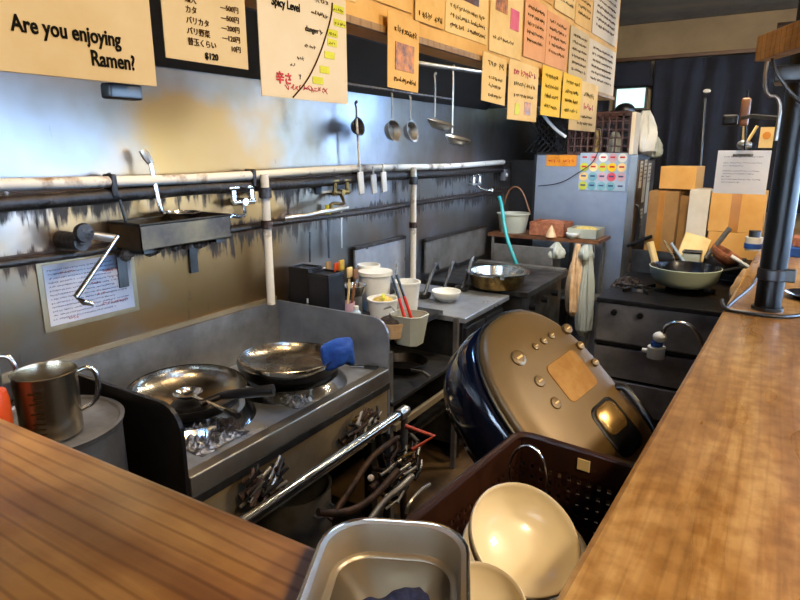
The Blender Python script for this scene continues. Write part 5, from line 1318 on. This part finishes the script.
for (u, v, r_, m_) in ((514, 358, .023, 'bronze'), (533, 380, .017, 'bronze'), (547, 400, .017, 'bronze'), (534, 348, .0115, 'bronze'), (544, 343, .0115, 'bronze'), (554, 338, .0115, 'bronze'), (574, 332, .016, 'bronze'), (586, 349, .013, 'bronze'), (600, 366, .012, 'bronze')):
    x, y = pix_ab(u, v)
    o = MB().lathe([(r_*.98, .004), (r_*.95, .0115), (r_*.85, .0135), (r_*.5, .0145), (.0005, .015)], Matrix.Translation((x, y, 0)), n=24).build('button', M[m_], rc)
    MB().box((x, y, .0152), (r_*.9, r_*.25, .001)).build('button_mark', M['paper_cream'], o, smooth=False)
x, y = pix_ab(610, 425)
lt_ = [[(x+px, y+py, z) for px, py, _ in rrect(w__, h__, r__, 0)] for w__, h__, r__, z in ((.056, .075, .03, .0), (.056, .075, .03, .009), (.05, .069, .027, .013))]
MB().loft(lt_).build('latch_outline_shade', M['black'], rc, angle=60)  # black outline, drawn larger downward for the dark shadow under the latch
MB().loft([[(x-.004+px, y+.026+py, z) for px, py, _ in rrect(w__, h__, r__, 0)] for w__, h__, r__, z in ((.042, .040, .024, .012), (.041, .039, .023, .020), (.034, .032, .02, .023))]).build('latch_button', M['bronze_light'], rc, angle=60)
# carrying handle on the right
x1, y1 = pix_ab(622, 390); x2, y2 = pix_ab(652, 440)
MB().tube([(x1, y1, -.0), (x1+.012, y1-.01, .02), (x2+.012, y2, .02), (x2, y2-.03, .0)], .011, n=10).build('carrying_handle', M['black'], rc)

# ================================================================== LIGHTS
def area(name, loc, target, size, energy, color, size_y=None, spread=None):
    l = bpy.data.lights.new(name, 'AREA'); l.energy = energy; l.color = color; l.size = size
    if size_y: l.shape = 'RECTANGLE'; l.size_y = size_y
    if spread: l.spread = spread
    o = bpy.data.objects.new(name, l); C.objects.link(o); o.location = loc
    o.rotation_euler = (V(target)-V(loc)).to_track_quat('-Z', 'Y').to_euler()
    return o
# daylight just outside the shop windows
area('daylight_window_right', (3.4, 3.1, 1.7), (0, 3.0, 1.5), 5.0, 440, (.44, .66, 1.0), 1.5)
area('daylight_window_near', (.5, -3.0, 1.7), (.2, 2, 1.2), 3.7, 250, (.58, .76, 1.0), 1.7)
# warm lamps on the ceiling of the customer side, then one added fill
area('warm_ceiling_lamp_counter', (.9, .2, 2.72), (-.2, .6, 1.1), .35, 30, (1.0, .74, .44))
area('warm_ceiling_lamp_side', (1.5, 1.8, 2.72), (.2, 1.9, 1.1), .35, 40, (1.0, .80, .55))
area('warm_fill_far', (-.3, 3.5, 2.74), (-.4, 4.6, 1.0), .3, 42, (1.0, .84, .64))  # extra warm fill, put in to brighten the boxes and green wok
# added cool fill lights, out of sight behind the menu board and inside the hood
for x_, y0_, y1_, z_, e_ in ((-.80, .85, 1.45, 1.99, 7), (-1.21, 3.2, 4.3, 2.07, 12)):
    area('cool_fill_light', (x_, (y0_+y1_)/2, z_), (-1.95, (y0_+y1_)/2, 1.2), .05, e_, (.25, .52, 1.0), y1_-y0_)
# warm fill lights added inside the hood to brighten wall and woks
for y_, e_, c_ in ((.8, 6, (1.0, .70, .38)), (1.6, 9, (1.0, .72, .40)), (2.6, 8, (1.0, .84, .62)), (3.6, 9, (1.0, .9, .78))):
    area('warm_hood_fill', (-1.24, y_, 2.36), (-1.62, y_, .8), .14, e_, c_)
area('daylight_window_far', (1.65, 6.4, 1.7), (-1.0, 3.5, 1.3), 2.3, 100, (.50, .70, 1.0), 1.5)
w = bpy.data.worlds.new('world'); bpy.context.scene.world = w; w.use_nodes = True
w.node_tree.nodes['Background'].inputs[0].default_value = (.55, .7, 1, 1); w.node_tree.nodes['Background'].inputs[1].default_value = .6

# ================================================================== CAMERA
cd = bpy.data.cameras.new('camera'); cam = bpy.data.objects.new('camera', cd); C.objects.link(cam)
cd.lens = 27.0; cd.sensor_width = 36; cd.clip_start = .02
cam.location = (0, 0, CAMZ); cam.rotation_euler = (PI/2-PITCH, 0, YAW)
sc = bpy.context.scene; sc.camera = cam
sc.view_settings.view_transform = 'Standard'; sc.view_settings.look = 'None'; sc.view_settings.gamma = 1; sc.view_settings.use_curve_mapping = False
sc.view_settings.exposure = 0.45
sc.cycles.max_bounces = 6; sc.cycles.diffuse_bounces = 3; sc.cycles.glossy_bounces = 4; sc.cycles.transmission_bounces = 4
sc.cycles.caustics_reflective = False; sc.cycles.caustics_refractive = False; sc.cycles.sample_clamp_indirect = 4
sc.cycles.use_denoising = True
